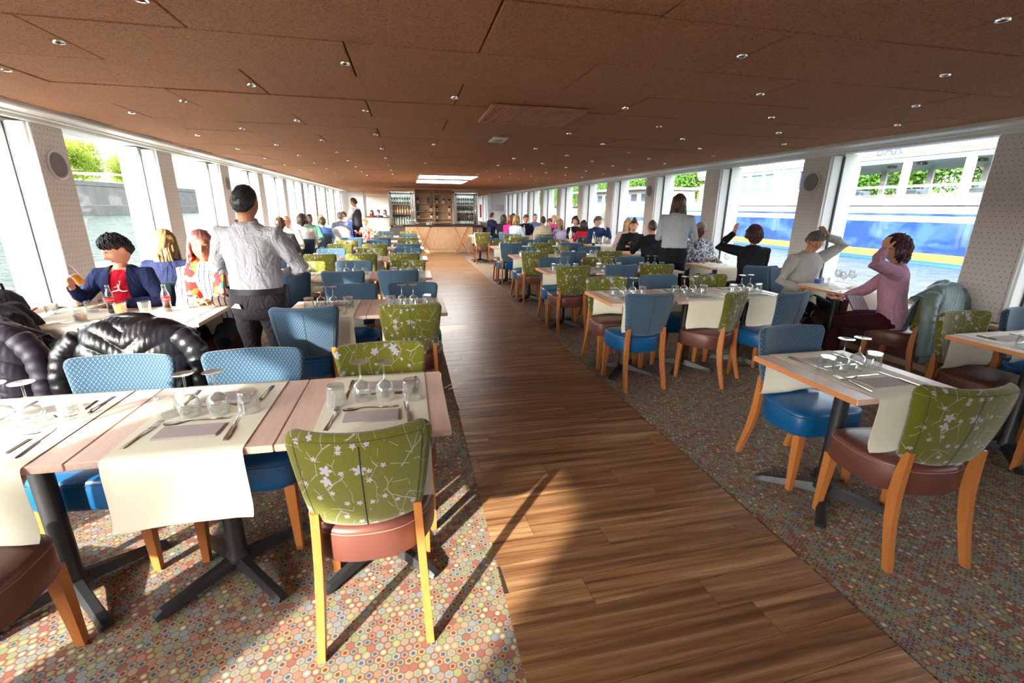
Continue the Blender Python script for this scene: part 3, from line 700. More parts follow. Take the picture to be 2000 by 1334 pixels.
def drape_profile(drop0, drop1):
    h = TD/2; pts = []
    for d, sgn in ((drop0, -1), (drop1, 1)):
        a = [(sgn*(h+.004), .7495), (sgn*(h+.010), .742), (sgn*(h+.012), .70), (sgn*(h+.010), .66), (sgn*(h+.006), .60), (sgn*(h+.004), .7505-d*.85), (sgn*(h+.010), .7505-d*.95), (sgn*(h+.020), .7505-d)]
        pts.append(a)
    n0 = list(reversed(pts[0])); mid = [(-h+.03, .7515), (-.15, .7513), (0, .7512), (.15, .7513), (h-.03, .7515)]
    return n0+mid+pts[1]
def runner_mesh(drop0=.255, drop1=.255, wd=.42, seed=0):
    rn = random.Random(seed); pr = drape_profile(drop0, drop1); m = MB(); nx = 9; rows = []
    for (y_, z) in pr:
        top = abs(y_) < TD/2; row = []
        for i in range(nx):
            u = -1+2*i/(nx-1)
            k = 0 if top else (.7505-z)/.26
            dy = math.copysign(.010*k*math.sin(u*2.6+seed), y_)
            row.append((u*wd/2*(1+.02*k), y_+dy, z+(0 if top else .006*k*math.sin(3*u+seed))))
        rows.append(row)
    t = .0011
    for off in (0, 1):
        for row, (y_, z) in zip(rows, pr):
            for p in row:
                out = 0 if abs(y_) < TD/2 else math.copysign(t, y_)
                m.v.append((p[0], p[1]+off*out, p[2]+(off*t if abs(y_) < TD/2+.006 else 0)))
    n = len(rows); o2 = n*nx
    for j in range(n-1):
        for i in range(nx-1):
            a = j*nx+i; m.f.append((a, a+1, a+nx+1, a+nx)); m.f.append((o2+a, o2+a+nx, o2+a+nx+1, o2+a+1))
    for j in range(n-1):
        m.f.append((j*nx, (j+1)*nx, o2+(j+1)*nx, o2+j*nx)); a = j*nx+nx-1; m.f.append((a, o2+a, o2+a+nx, a+nx))
    for i in range(nx-1):
        m.f.append((i, o2+i, o2+i+1, i+1)); a = (n-1)*nx+i; m.f.append((a, a+1, o2+a+1, o2+a))
    return fixn(m.mesh('paper_runner', MAT['paper'], True, 60))
RUN = [runner_mesh(seed=s_) for s_ in range(4)]
def wine_mesh(up=False):
    # outline from foot to rim; bowl shell
    pr = [(.001, .004), (.036, .002), (.037, .0), (.036, .0), (.004, .006), (.0038, .02), (.0040, .075), (.010, .084), (.030, .098), (.039, .120), (.0385, .142), (.031, .176), (.030, .176), (.0375, .142), (.0378, .120), (.028, .100), (.008, .088), (.001, .086)]
    pr = [(r, z+.001) for r, z in pr]
    if not up: pr = [(r, .178-z) for r, z in pr]
    return M1(lambda m: m.lathe(pr, 18), 'wine_glass', MAT['crystal'], True, 60)
WG, WGU = wine_mesh(), wine_mesh(True)
def tumbler_mesh(up=False):
    m = MB(); n = 40; prof = [(.034, .0), (.0355, .006), (.0355, .03), (.0385, .060), (.0400, .088), (.0385, .088), (.0365, .06), (.0325, .03), (.031, .012), (.001, .011)]
    rings = []
    for r, z in [(.001, 0)]+prof:
        flt = .0009 if .004 < z < .062 and r > .0345 else 0
        zz = z if up else .089-z
        rings.append([((r+flt*(1 if k % 2 else -1))*math.cos(2*math.pi*k/n), (r+flt*(1 if k % 2 else -1))*math.sin(2*math.pi*k/n), zz+.0005) for k in range(n)])
    m.loft(rings, False); return fixn(m.mesh('water_tumbler', MAT['crystal'], False))
TB, TBU = tumbler_mesh(), tumbler_mesh(True)
NAPK = M1(lambda m: [m.box(0, 0, .002, .215, .105, .003, .001), m.box(.001, .001, .0048, .212, .102, .0022, .0008), m.box(-.002, .002, .0068, .208, .098, .0018, .0006)], 'napkin', MAT['napkin'])
def cut_section(m, st):
    st = [(y_*1.08, w_*1.2, z, t_*1.2, x*1.15) for y_, w_, z, t_, x in st]
    m.loft([[(x-w_, y_, z), (x-w_*.6, y_, z+t_), (x+w_*.6, y_, z+t_), (x+w_, y_, z)] for y_, w_, z, t_, x in st])
def fork_fn(m):
    cut_section(m, [(-.10, .0070, .002, .003, 0), (-.085, .0085, .002, .003, 0), (-.04, .005, .003, .003, 0), (.0, .0028, .006, .003, 0), (.035, .0030, .007, .003, 0), (.045, .010, .004, .002, 0), (.055, .0115, .002, .002, 0)])
    for i in range(4): cut_section(m, [(.054, .0020, .002, .002, -.009+.006*i), (.08, .0016, .001, .002, -.009+.006*i), (.10, .0010, .004, .0012, -.0088+.0059*i)])
def spoon_fn(m):
    cut_section(m, [(-.10, .0070, .002, .003, 0), (-.085, .0085, .002, .003, 0), (-.04, .005, .003, .003, 0), (.0, .0028, .006, .003, 0), (.035, .0030, .007, .003, 0), (.045, .008, .005, .002, 0), (.06, .016, .002, .003, 0), (.075, .019, .001, .003, 0), (.09, .016, .002, .003, 0), (.102, .006, .005, .002, 0)])
def knife_fn(m):
    cut_section(m, [(-.105, .0075, .001, .005, 0), (-.09, .0085, .001, .006, 0), (-.02, .006, .001, .006, 0), (.0, .005, .002, .005, 0)])
    cut_section(m, [(.0, .0055, .002, .002, 0), (.04, .009, .002, .0015, .001), (.09, .009, .002, .0015, .001), (.115, .002, .002, .001, -.005)])
for_scale = 1.12
FORK, SPOON, KNIFE = (M1(f_, n_, MAT['steel'], True, 35) for f_, n_ in ((fork_fn, 'fork'), (spoon_fn, 'spoon'), (knife_fn, 'knife')))
rw = random.Random(11)
def setting(cx, yc, far_side, where):
    """cutlery and napkin on one side of a table centred at (cx, yc)"""
    s = -1 if far_side else 1; r0 = 180 if far_side else 0; sd = 'window-end side' if 0 else ('far side' if far_side else 'near side')
    j = lambda a: rw.uniform(-a, a); z = .7528
    t = lambda nm, me, dx, dy, a, lab: thing(nm, lab, nm, (cx+s*dx+j(.006), yc-s*dy+j(.005), z), R_(r0+a+j(4)), nm+('s' if nm[-1] != 'e' else 's')+' on the laid tables', me=me)
    t('napkin', NAPK, -.010, .165, 0, 'grey napkin on %s of %s' % (sd, where))
    t('fork', FORK, -.158, .145, -3, 'steel fork on %s of %s' % (sd, where))
    t('knife', KNIFE, .128, .145, 2, 'steel knife on %s of %s' % (sd, where))
    t('spoon', SPOON, -.015, .075, 92, 'steel spoon on %s of %s' % (sd, where))
def table(cx, y0, where, laid=True, glasses=True, bands=(0, 0), drop=True, lab=None, runner=0, seed=0, sides=(1, 1)):
    yc = y0+TD/2
    t = thing('dining_table', lab or ('pale wood dining table, '+where), 'table', (cx, yc, .003), 0, 'dining tables')
    tp = ob('tabletop', TM['top'], t); ob('column', TM['col'], t); ob('mounting_plate', TM['plate'], tp)
    for k in range(4): ob('foot', TM['arm'][k], t)
    if bands[0]: ob('edge_band', TM['band'], tp, (-TW/2-.001, 0, 0))
    if bands[1]: ob('edge_band', TM['band'], tp, (TW/2+.001, 0, 0))
    r = thing('paper_runner', 'cream paper runner draped over %s' % where, 'table runner', (cx+rw.uniform(-.008, .008)+runner, yc, .0033), 0, 'paper table runners', me=RUN[seed % 4])
    if laid:
        for fs in (False, True):
            if sides[1 if fs else 0]: setting(cx+runner, yc, fs, where)
    if glasses:
        z = .7530; g = 'upturned glasses on the laid tables'
        for dx, me, nm, lb in ((-.155, TB, 'water_tumbler', 'left'), (-.058, WG, 'wine_glass', 'left'), (.036, WG, 'wine_glass', 'right'), (.148, TB, 'water_tumbler', 'right')):
            nmw = 'ribbed tumbler' if nm == 'water_tumbler' else 'wine glass'
            thing(nm, '%s of two upturned %s on %s' % (lb, nmw+('s' if nmw[-1] == 'r' else 'es'), where), 'glass', (cx+runner+dx+rw.uniform(-.006, .006), yc+rw.uniform(-.015, .015), z), rw.uniform(0, 3), g, me=me)
    return t

rown = ['nearest row', 'second row', 'third row', 'fourth row', 'fifth row', 'sixth row', 'last row']
coln = ['aisle table', 'second table from aisle', 'third table from aisle']
def wh_(c, k, side): return '%s, %s on %s' % (coln[c], rown[k], side)
Lrows = [(1.55, .12), (3.52, .27), (5.40, .25), (7.30, .28), (9.20, .29), (11.10, .30), (13.0, .30)]
LC = {}   # centres
for k, (y0, xr) in enumerate(Lrows):
    for c in range(3):
        if k == 1 and c == 2: continue
        if k == 6 and c == 2: continue
        cx = xr-TW/2-c*.615; LC[k, c] = (cx, y0)
        table(cx, y0, wh_(c, k, 'left'), runner=.018 if c == 0 else -.005, bands=(0, 0), seed=k+c)
Rrows = [(1.47, 2.20, 1), (3.62, 2.01, 3), (5.50, 2.01, 3), (7.35, 2.01, 3), (9.25, 2.01, 3), (11.2, 2.66, 2), (13.3, 2.05, 1)]
RC = {}
for k, (y0, x0, n) in enumerate(Rrows):
    for c in range(n):
        cx = x0+c*.640; RC[k, c] = (cx, y0)
        table(cx, y0, wh_(c, k, 'right'), bands=(1 if c == 0 else 0, 0), seed=k*2+c, runner=.01)
RC[0, 3] = (3.84, 1.63)
table(3.84, 1.63, 'separate table nearest the right edge', bands=(1, 0), seed=1); table(4.46, 1.63, 'window table at the right edge of view', seed=2)
# people tables beside the windows
for k, cx, y0, c in ((1, -1.765, 3.47, 0), (1, -2.38, 3.47, 1)):
    table(cx, y0, 'left window %s, second row' % ('table beside the standing waiter' if c == 0 else "table in front of the boy"), laid=False, glasses=False, seed=k)
for k in (2, 3, 4, 5, 6): table(-2.33, Lrows[k][0], 'left window table, %s' % rown[k], laid=False, glasses=False, seed=k)
Pt = {1: 3.73, 2: 5.78, 3: 7.75, 4: 9.6, 5: 11.45, 6: 13.2}
table(4.57, 3.73, 'right window table of the man in grey shirt', laid=False, glasses=False, bands=(1, 0))
for k in (2, 3, 4, 5, 6): table(4.52 if k < 3 else 4.30, Pt[k], 'right window table, %s' % rown[k], laid=False, glasses=False, bands=(1, 0), seed=k)

# chairs: (row, column, side, kind, dx, dy, rot)
def put_chairs(side, C, spec):
    for (k, c, far_, kind, dx, dy, dr) in spec:
        cx, y0 = C[k, c]
        x = cx+dx; y = (y0+.575 if far_ else y0+.065)+dy; rot = (180 if far_ else 0)+dr
        cn = '%s and brown' % kind if kind == 'green' else 'blue'
        desc = {'blue': 'blue patterned chair', 'green': 'green blossom chair'}[kind]
        lab = '%s, %s side of %s' % (desc, 'far' if far_ else 'near', wh_(c, k, side))
        chair(x, y, rot, kind, lab, 'dining chairs at the laid tables', k < 4)
B_, G_ = 'blue', 'green'
put_chairs('left', LC, [
    (0, 0, 0, G_, -.0, -.01, 0), (0, 2, 0, G_, -.02, -.20, 0), (0, 0, 1, G_, .03, 0, 3), (0, 1, 1, B_, .035, 0, 0), (0, 2, 1, B_, .08, 0, -3),
    (1, 0, 0, G_, .03, -.03, -3), (1, 1, 0, B_, -.10, -.03, 3), (1, 0, 1, B_, .05, 0, 0), (1, 1, 1, B_, .13, 0, 2),
    (2, 0, 0, B_, -.08, 0, 0), (2, 1, 0, B_, -.05, -.02, 0), (2, 2, 0, B_, .0, -.06, 4), (2, 0, 1, G_, .03, 0, 0), (2, 1, 1, B_, -.03, 0, 0), (2, 2, 1, G_, .02, 0, 0),
    (3, 0, 0, G_, -.05, 0, 0), (3, 1, 0, G_, -.06, 0, 0), (3, 2, 0, G_, -.02, 0, 0), (3, 0, 1, B_, 0, 0, 0), (3, 1, 1, G_, 0, 0, 0), (3, 2, 1, B_, 0, 0, 0),
    (4, 0, 0, B_, 0, 0, 0), (4, 1, 0, G_, 0, 0, 0), (4, 2, 0, G_, 0, 0, 0), (4, 0, 1, G_, 0, 0, 0), (4, 1, 1, B_, 0, 0, 0), (4, 2, 1, G_, 0, 0, 0),
    (5, 0, 0, G_, 0, 0, 0), (5, 1, 0, B_, 0, 0, 0), (5, 2, 0, B_, 0, 0, 0), (5, 0, 1, B_, 0, 0, 0), (5, 1, 1, G_, 0, 0, 0),
    (6, 0, 0, G_, 0, 0, 0), (6, 1, 0, B_, 0, 0, 0), (6, 0, 1, G_, 0, 0, 0), (6, 1, 1, B_, 0, 0, 0)])
put_chairs('right', RC, [
    (0, 0, 0, G_, .05, -.04, -8), (0, 0, 1, B_, .07, .01, 0),
    (1, 0, 0, B_, -.04, -.02, 2), (1, 1, 0, G_, .06, -.05, 33), (1, 2, 0, B_, -.04, -.15, 17), (1, 0, 1, G_, -.02, 0, 0), (1, 1, 1, B_, -.05, .03, 0), (1, 2, 1, G_, -.10, 0, 0),
    (2, 0, 0, G_, -.03, 0, 0), (2, 1, 0, B_, -.01, .03, 0), (2, 2, 0, G_, -.12, .03, -8), (2, 0, 1, B_, 0, 0, 0), (2, 1, 1, G_, 0, 0, 0), (2, 2, 1, B_, -.1, 0, 0),
    (3, 0, 0, G_, -.02, 0, 0), (3, 1, 0, B_, 0, 0, 0), (3, 2, 0, G_, 0, 0, 0), (3, 0, 1, B_, 0, 0, 0), (3, 1, 1, G_, 0, 0, 0), (3, 2, 1, B_, 0, 0, 0),
    (4, 0, 0, B_, 0, 0, 0), (4, 1, 0, G_, 0, 0, 0), (4, 2, 0, B_, 0, 0, 0), (4, 0, 1, G_, 0, 0, 0), (4, 1, 1, B_, 0, 0, 0), (4, 2, 1, G_, 0, 0, 0),
    (5, 0, 0, G_, 0, 0, 0), (5, 1, 0, B_, 0, 0, 0), (5, 0, 1, G_, 0, 0, 0),
    (6, 0, 0, G_, 0, -.1, 0)])
chair(3.86, 2.20, 178, G_, 'sunlit green blossom-patterned chair against the right wall pillar', 'dining chairs at the laid tables')
chair(4.50, 2.22, 182, B_, 'blue patterned chair at the right edge of the view, by window', 'dining chairs at the laid tables')
chair(3.84, 1.60, 2, B_, 'blue-seated chair pushed under the table at the right edge', 'dining chairs at the laid tables')

# ================================================================ BAR
bar = thing('bar_counter', 'pale oak bar counter with a black top at the end of the aisle', 'bar', (1.05, 16.85, 0))
ob('front_panel', boxmesh('f', MAT['oak'], .02, -.05, .50, 2.34, .62, .78, .006), bar)
ob('plinth', boxmesh('p', MAT['oak'], .02, -.08, .055, 2.36, .66, .10, .004), bar)
ob('counter_top', boxmesh('t', MAT['black'], .18, -.04, .915, 2.80, .72, .045, .006), bar)
ob('end_panel', boxmesh('e', MAT['wall_low'], 1.36, -.02, .45, .32, .60, .88, .004), bar)
for xc, nm in ((.50, 'left'), (1.74, 'right')):
    t = thing('tray_stand', 'orange wooden folding stand with black tray, %s one before bar' % nm, 'stand', (xc, 15.55, .003))
    for sy in (-.16, .16):
        for sg in (-1, 1):
            m = MB(); m.tube([(sg*.24, sy+sg*.012, 0), (-sg*.25, sy+sg*.012, .95)], .028, 4, flat=.55); ob('leg', fixn(m.mesh('leg', MAT['beech'])), t)
    ob('stretcher', M1(lambda m: (m.tube([(0, -.18, .475), (0, .18, .475)], .015, 8)), 's', MAT['beech']), t)
    ob('tray', M1(lambda m: (m.box(0, 0, .965, .60, .46, .03, .006), m.box(0, .22, .985, .60, .012, .03)), 't', MAT['black']), t)
for i in range(3):
    thing('wine_glass', '%s of three tiny glasses on the left black tray before the bar' % ordn[i], 'glass', (.62+.05*i, 15.50, .9815), 0, 'glasses on the left tray', me=TB)
shelf = thing('bar_shelf', 'oak back-bar shelf unit holding small potted plants', 'shelf', (1.02, 18.55, 0))
ob('back_panel', boxmesh('b', MAT['oak'], 0, .17, 1.1, 1.42, .03, 2.18), shelf)
for xx in (-.695, 0, .695): ob('upright', boxmesh('u', MAT['oak'], xx, .0, 1.1, .035, .34, 2.18, .003), shelf)
for z in (.95, 1.10, 1.38, 1.66, 2.02):
    for xx in (-.35, .35): ob('shelf_board', boxmesh('s', MAT['oak'], xx, 0, z, .655, .32, .022, .003), shelf)
plantm = M1(lambda m: [m.tube([(0, 0, 0), (.025*math.cos(a), .025*math.sin(a), .05), (.065*math.cos(a+.3), .065*math.sin(a+.3), .09+.03*(i % 3))], [(.010, .004), (.014, .004), (.003, .001)], 4) for i, a in enumerate([k*.62 for k in range(14)])], 'foliage', MAT['leaf_dark'])
potm = M1(lambda m: m.lathe([(.001, 0), (.045, 0), (.056, .11), (.051, .11), (.048, .085), (.001, .085)], 14), 'pot', MAT['pot'], True, 40)
potp = potm.copy(); potp.materials[0] = plain('pink_pot', srgb(200, 150, 145), .5); potb = potm.copy(); potb.materials[0] = plain('blue_pot', srgb(60, 80, 110), .5)
for i, (px, z, pm_) in enumerate(((-.62, 1.67, potm), (-.22, 1.67, potb), (.10, 1.67, potm), (.36, 1.67, potm), (.58, 1.67, potp), (-.62, 1.39, potb), (-.12, 1.39, potm), (.10, 1.39, potp), (.58, 1.39, potm), (-.62, 1.11, potm), (-.10, 1.11, potm), (.10, 1.11, potm), (.58, 1.11, potm))):
    col_ = {id(potm): 'white', id(potp): 'pink', id(potb): 'dark blue'}[id(pm_)]
    t = thing('potted_plant', 'small plant in %s pot on %s bar shelf, %s' % (col_, {1.67: 'top', 1.39: 'middle', 1.11: 'lower'}[z], ('far left', 'left, near divider', 'right, near divider', 'right centre', 'far right')[{-.62: 0, -.22: 1, -.12: 1, -.10: 1, .10: 2, .36: 3, .58: 4}[px]]), 'plant', (1.02+px, 18.52, z+.002))
    ob('pot', pm_, t); ob('foliage', plantm, t, (0, 0, .075))
thing('shelf_dish', 'small dark dish on the middle bar shelf', 'dish', (.70, 18.5, 1.392), me=M1(lambda m: m.lathe([(.001, 0), (.05, 0), (.07, .025), (.065, .025), (.001, .008)], 14), 'dish', MAT['black'], True))
def bottle_mesh(c, lab, foil):
    pr = [(.001, 0), (.036, 0), (.038, .01), (.038, .19), (.034, .21), (.015, .245), (.014, .30), (.001, .30)]
    a = M1(lambda m: m.lathe(pr, 12), 'bottle', c, True, 40); b = M1(lambda m: m.lathe([(.0388, .06), (.0388, .15)], 12), 'label', lab); f = M1(lambda m: m.lathe([(.0155, .255), (.0155, .303), (.001, .304)], 10), 'foil', foil)
    return a, b, f
BT = {'green': bottle_mesh(MAT['bottle_green'], MAT['label'], MAT['white']), 'amber': bottle_mesh(MAT['bottle_amber'], MAT['label'], MAT['gold']), 'dark': bottle_mesh(MAT['bottle_dark'], MAT['label'], plain('red_foil', srgb(130, 30, 36), .4)), 'pale': bottle_mesh(MAT['bottle_clear'], MAT['label'], MAT['steel'])}
def bottle(x, y, z, kind, lab, grp):
    A = BT[kind]; t = thing('bottle', lab, 'bottle', (x, y, z), 0, grp); ob('body', A[0], t); ob('label', A[1], t); ob('foil', A[2], t)
for (x0, x1, nm, kinds) in ((-.66, .30, 'left', ('green', 'amber', 'pale')), (1.76, 2.68, 'right', ('green', 'dark', 'dark'))):
    c = thing('wine_cooler', 'tall steel-framed glass wine cooler on the %s of the bar shelves' % nm, 'cooler', ((x0+x1)/2, 18.45, 0)); wd = x1-x0
    for sx in (-1, 1): ob('side_panel', boxmesh('s', MAT['steel'], sx*(wd/2-.015), .1, 1.06, .03, .62, 2.1, .004), c)
    ob('back_panel', boxmesh('b', MAT['white'], 0, .38, 1.06, wd-.06, .03, 2.1), c); ob('lower_panel', boxmesh('l', MAT['steel'], 0, .02, .40, wd-.07, .56, .78, .006), c)
    ob('top_panel', boxmesh('t', MAT['steel'], 0, .1, 2.09, wd, .62, .06, .004), c); ob('light_strip', boxmesh('ls', MAT['coolight'], 0, -.12, 2.04, wd-.12, .05, .015), c)
    d = ob('door', M1(lambda m: [m.box(*q, .004) for q in ((0, -.22, 2.02, wd-.06, .04, .07), (0, -.22, .84, wd-.06, .04, .07), (-wd/2+.07, -.22, 1.43, .07, .04, 1.25), (wd/2-.14, -.22, 1.43, .07, .04, 1.25), (wd/2-.05, -.22, 1.43, .05, .04, 1.25))], 'door', MAT['steel']), c)
    ob('door_pane', boxmesh('dp', MAT['glass'], -.03, -.22, 1.43, wd-.2, .008, 1.15), d)
    ob('handle', M1(lambda m: m.tube([(wd/2-.1, -.27, 1.0), (wd/2-.1, -.27, 1.8)], .012, 8), 'h', MAT['chrome'], True), d)
    for z in (.86, 1.26, 1.64): ob('rack_shelf', boxmesh('rs', MAT['steel'], 0, .08, z, wd-.08, .5, .012), c)
    for r, (z, kd) in enumerate(zip((1.647, 1.267, .867), kinds)):
        for row in range(2 if r == 2 else 1):
            for i in range(8):
                lv = ('top', 'middle', 'bottom')[r]; fb = 'front' if row == 0 else 'rear'
                bottle((x0+x1)/2-wd/2+.12+i*(wd-.30)/7, 18.36+row*.16+(.02 if i % 2 else 0), z+.001, kd if row == 0 else ('green' if nm == 'left' else 'dark'), '%s bottle, %s from left, %s row of %s shelf, %s wine cooler' % (kd if row == 0 else ('green' if nm == 'left' else 'dark'), ordn[i], fb, lv, nm), 'bottles in the %s wine cooler' % nm)
for i in range(9):
    thing('wine_glass', 'clear glass on left end of the bar, %s in %s row' % (ordn[i % 5], 'front' if i < 5 else 'rear'), 'glass', (.0+.085*(i % 5), 16.75+.1*(i//5), .939), 0, 'glasses on the bar', me=WGU if i % 2 else TBU)

# ================================================================ PEOPLE
DG = bpy.context.evaluated_depsgraph_get
def remesh(mb, voxel, name, mat, smooth_it=2):
    me = fixn(mb.mesh('tmp')); o = bpy.data.objects.new('tmp', me); COL.objects.link(o)
    r = o.modifiers.new('r', 'REMESH'); r.mode = 'VOXEL'; r.voxel_size = voxel; r.use_smooth_shade = True
    if smooth_it:
        s = o.modifiers.new('s', 'SMOOTH'); s.iterations = smooth_it; s.factor = .5
    out = bpy.data.meshes.new_from_object(o.evaluated_get(DG())); out.name = name
    bpy.data.objects.remove(o); bpy.data.meshes.remove(me)
    out.materials.clear(); out.materials.append(mat); out.shade_smooth(); return out
def wrinkle(me, amp, seed, zs=1.0, fr=14):
    n = len(me.vertices); v = np.empty(n*3, np.float32); me.vertices.foreach_get('co', v); v = v.reshape(-1, 3)
    nn = np.empty(n*3, np.float32); me.vertices.foreach_get('normal', nn); nn = nn.reshape(-1, 3)
    rs = np.random.RandomState(seed); h = np.zeros(n)
    q = v.copy()
    for i in range(3): q = q + .02*np.sin(q[:, [1, 2, 0]]*9*(i+1)+rs.uniform(0, 6, 3))
    for i in range(7):
        d = rs.normal(size=3)*np.array([1, 1, zs]); d /= np.linalg.norm(d); f = fr*rs.uniform(.7, 2.6)
        h += (1-np.abs(np.sin(q@d*f+rs.uniform(0, 6))))**2/(1+i*.25)
    h = (h-h.mean())*amp
    me.vertices.foreach_set('co', (v+nn*h[:, None]).astype(np.float32).ravel()); me.update()
def head_pt(d):
    x, y, z = d; k = 1.0
    X, Y, Z = x*.074, y*.094, z*.118
    if z < 0: X *= 1-.30*z*z; Y *= (1-.06*z*z)
    if y < 0 and z < 0: Y *= 1-.35*z*z
    if y > 0:
        f = .024*math.exp(-((x/.20)**2+((z+.17)/.14)**2)) + .012*math.exp(-((x/.13)**2+((z-.02)/.20)**2))
        f -= .009*math.exp(-(((abs(x)-.40)/.17)**2+((z-.05)/.12)**2)); f += .005*math.exp(-((x/.28)**2+((z+.52)/.09)**2))
        f += .005*math.exp(-((x/.3)**2+((z+.85)/.12)**2)); f += .004*math.exp(-((x/.6)**2+((z-.28)/.08)**2))
        Y += f
    return Vector((X, Y, Z))
def sph(nt, npz, fn):
    rings = []
    for i in range(npz+1):
        t = math.pi*(.015+.97*i/npz)-math.pi/2
        rings.append([fn(Vector((math.cos(t)*math.sin(2*math.pi*k/nt), math.cos(t)*math.cos(2*math.pi*k/nt), math.sin(t)))) for k in range(nt)])
    return rings
def sstep(x): x = max(0, min(1, x)); return x*x*(3-2*x)
def hair_fn(style, seed):
    rs = random.Random(seed); ph = [rs.uniform(0, 6) for _ in range(4)]
    T = dict(crop=.007, short=.016, long=.020, bob=.026, bald=.007, bun=.010, kid=.017, curly=.034)[style]
    def f(d):
        p = head_pt(d); x, y, z = d
        th = .50 if y > 0 else .50
        fr = .52 if style not in ('kid', 'bob') else .34
        if y >= 0: th = fr*min(1, y*1.25) + (.0 if style != 'crop' else .10)*(1-y) - (.25 if style in ('long', 'bob', 'curly') else 0)*(1-min(1, y*1.6))
        else: th = -.80*min(1, -y*1.5) - (.25 if style in ('long', 'bob', 'curly') else 0)
        g = z-th
        if style == 'bald': g = min(g, .28-z) if True else g
        ang = math.atan2(x, y)
        tt = T*(1+.12*math.sin(ang*13+z*4+ph[0])+.10*math.sin(ang*29+z*7+ph[1]))
        if style in ('curly',): tt *= 1+.25*math.sin(ang*9+ph[2])*math.sin(z*14+ph[3])
        if style == 'kid' and y > 0: tt *= 1+.25*sstep((y-.2))
        wdt = {'crop': .60, 'short': .50, 'bald': .3, 'kid': .50}.get(style, .32)
        off = tt*sstep(g/wdt) - .010*(1-sstep(g/(wdt*.35)))
        n = Vector((p.x/.074**1, p.y/.094, p.z/.118)).normalized()
        return p+n*off
    return f
def mat_hair(name, c):
    t = NT(name); cc = t.coord('Object', (60, 60, 6)); n = t.noise(cc, 3, 3); t.set(col=t.mix(n, c, tuple(min(1, x*1.7+.01) for x in c)), rough=.45, spec=.4); t.bump(n, .5, .004); return t.m
HAIR = {k: mat_hair('hair_'+k, v) for k, v in dict(black=(.012, .012, .016), brown=(.06, .032, .018), darkbrown=(.028, .016, .011), blond=(.38, .25, .12), honey=(.24, .14, .06), red=(.16, .045, .03), plum=(.05, .014, .022), grey=(.34, .33, .33), dgrey=(.10, .09, .09), pink=srgb(150, 96, 92)).items()}
def mat_skin(name, c):
    t = NT(name); n = t.noise(t.coord(), 18, 3); t.set(col=t.mix(n, c, tuple(x*.85 for x in c)), rough=.5, spec=.35, sss=.0); return t.m
SKIN = dict(light=mat_skin('skin_light', srgb(222, 164, 138)), tan=mat_skin('skin_tan', srgb(196, 136, 104)), brown=mat_skin('skin_brown', srgb(146, 96, 70)), dark=mat_skin('skin_dark', srgb(92, 58, 44)))
EYEW = plain('eye_white', (.75, .73, .7), .3); EYED = plain('eye_dark', (.02, .012, .01), .2); LIP = plain('lip', srgb(176, 96, 88), .5)
CL = {}
def C(name, rgb, rgb2=None):
    if name not in CL: CL[name] = cloth(name, srgb(*rgb), srgb(*rgb2) if rgb2 else None, 700)
    return CL[name]
def mk_pat():
    t = NT('camouflage_cloth'); n = t.noise(t.coord(), 26, 3, .5, dist=.8); t.set(col=t.ramp(n, [(.40, srgb(60, 62, 74)), (.46, srgb(130, 132, 144)), (.53, srgb(214, 214, 220)), (.60, srgb(96, 100, 118))], 'CONSTANT'), rough=.85); CL['camo'] = t.m
    t = NT('striped_cloth'); n = t.coord(); w_ = t.n('ShaderNodeTexWave'); t.l(n, w_.inputs[0]); w_.inputs['Scale'].default_value = 9; w_.inputs['Distortion'].default_value = 2.5; w_.inputs['Detail Scale'].default_value = .6; t.set(col=t.ramp(w_.outputs[1], [(.0, srgb(30, 40, 80)), (.10, srgb(232, 228, 224))], 'CONSTANT'), rough=.85); CL['stripe'] = t.m
    t = NT('colourful_scarf_cloth'); v = t.n('ShaderNodeTexVoronoi'); t.l(t.coord(), v.inputs[0]); v.inputs['Scale'].default_value = 22; s_ = t.n('ShaderNodeSeparateColor'); t.l(v.outputs['Color'], s_.inputs[0]); t.set(col=t.ramp(s_.outputs[0], [(0, srgb(206, 40, 36)), (.4, srgb(226, 120, 50)), (.6, srgb(232, 206, 180)), (.75, srgb(40, 120, 90)), (.82, srgb(190, 30, 50))], 'CONSTANT'), rough=.85); CL['scarf'] = t.m
    t = NT('red_floral_cloth'); v = t.n('ShaderNodeTexVoronoi'); t.l(t.coord(), v.inputs[0]); v.inputs['Scale'].default_value = 30; s_ = t.n('ShaderNodeSeparateColor'); t.l(v.outputs['Color'], s_.inputs[0]); t.set(col=t.ramp(s_.outputs[0], [(0, srgb(200, 40, 40)), (.6, srgb(236, 200, 190)), (.85, srgb(220, 130, 60))], 'CONSTANT'), rough=.85); CL['floral'] = t.m
    CL['satin_shirt'] = cloth('white_shirt_cotton', srgb(176, 178, 186), srgb(164, 168, 176), 500, .75)
mk_pat()
def ik(S, T, l1, l2, hint):
    S, T = Vector(S), Vector(T); d = T-S; L = min(d.length, (l1+l2)*.985); d.normalize(); T = S+d*L
    a = (l1*l1-l2*l2+L*L)/(2*L); h = math.sqrt(max(0, l1*l1-a*a)); hv = Vector(hint); hv = (hv-d*hv.dot(d)).normalized()
    return S+d*a+hv*h, T
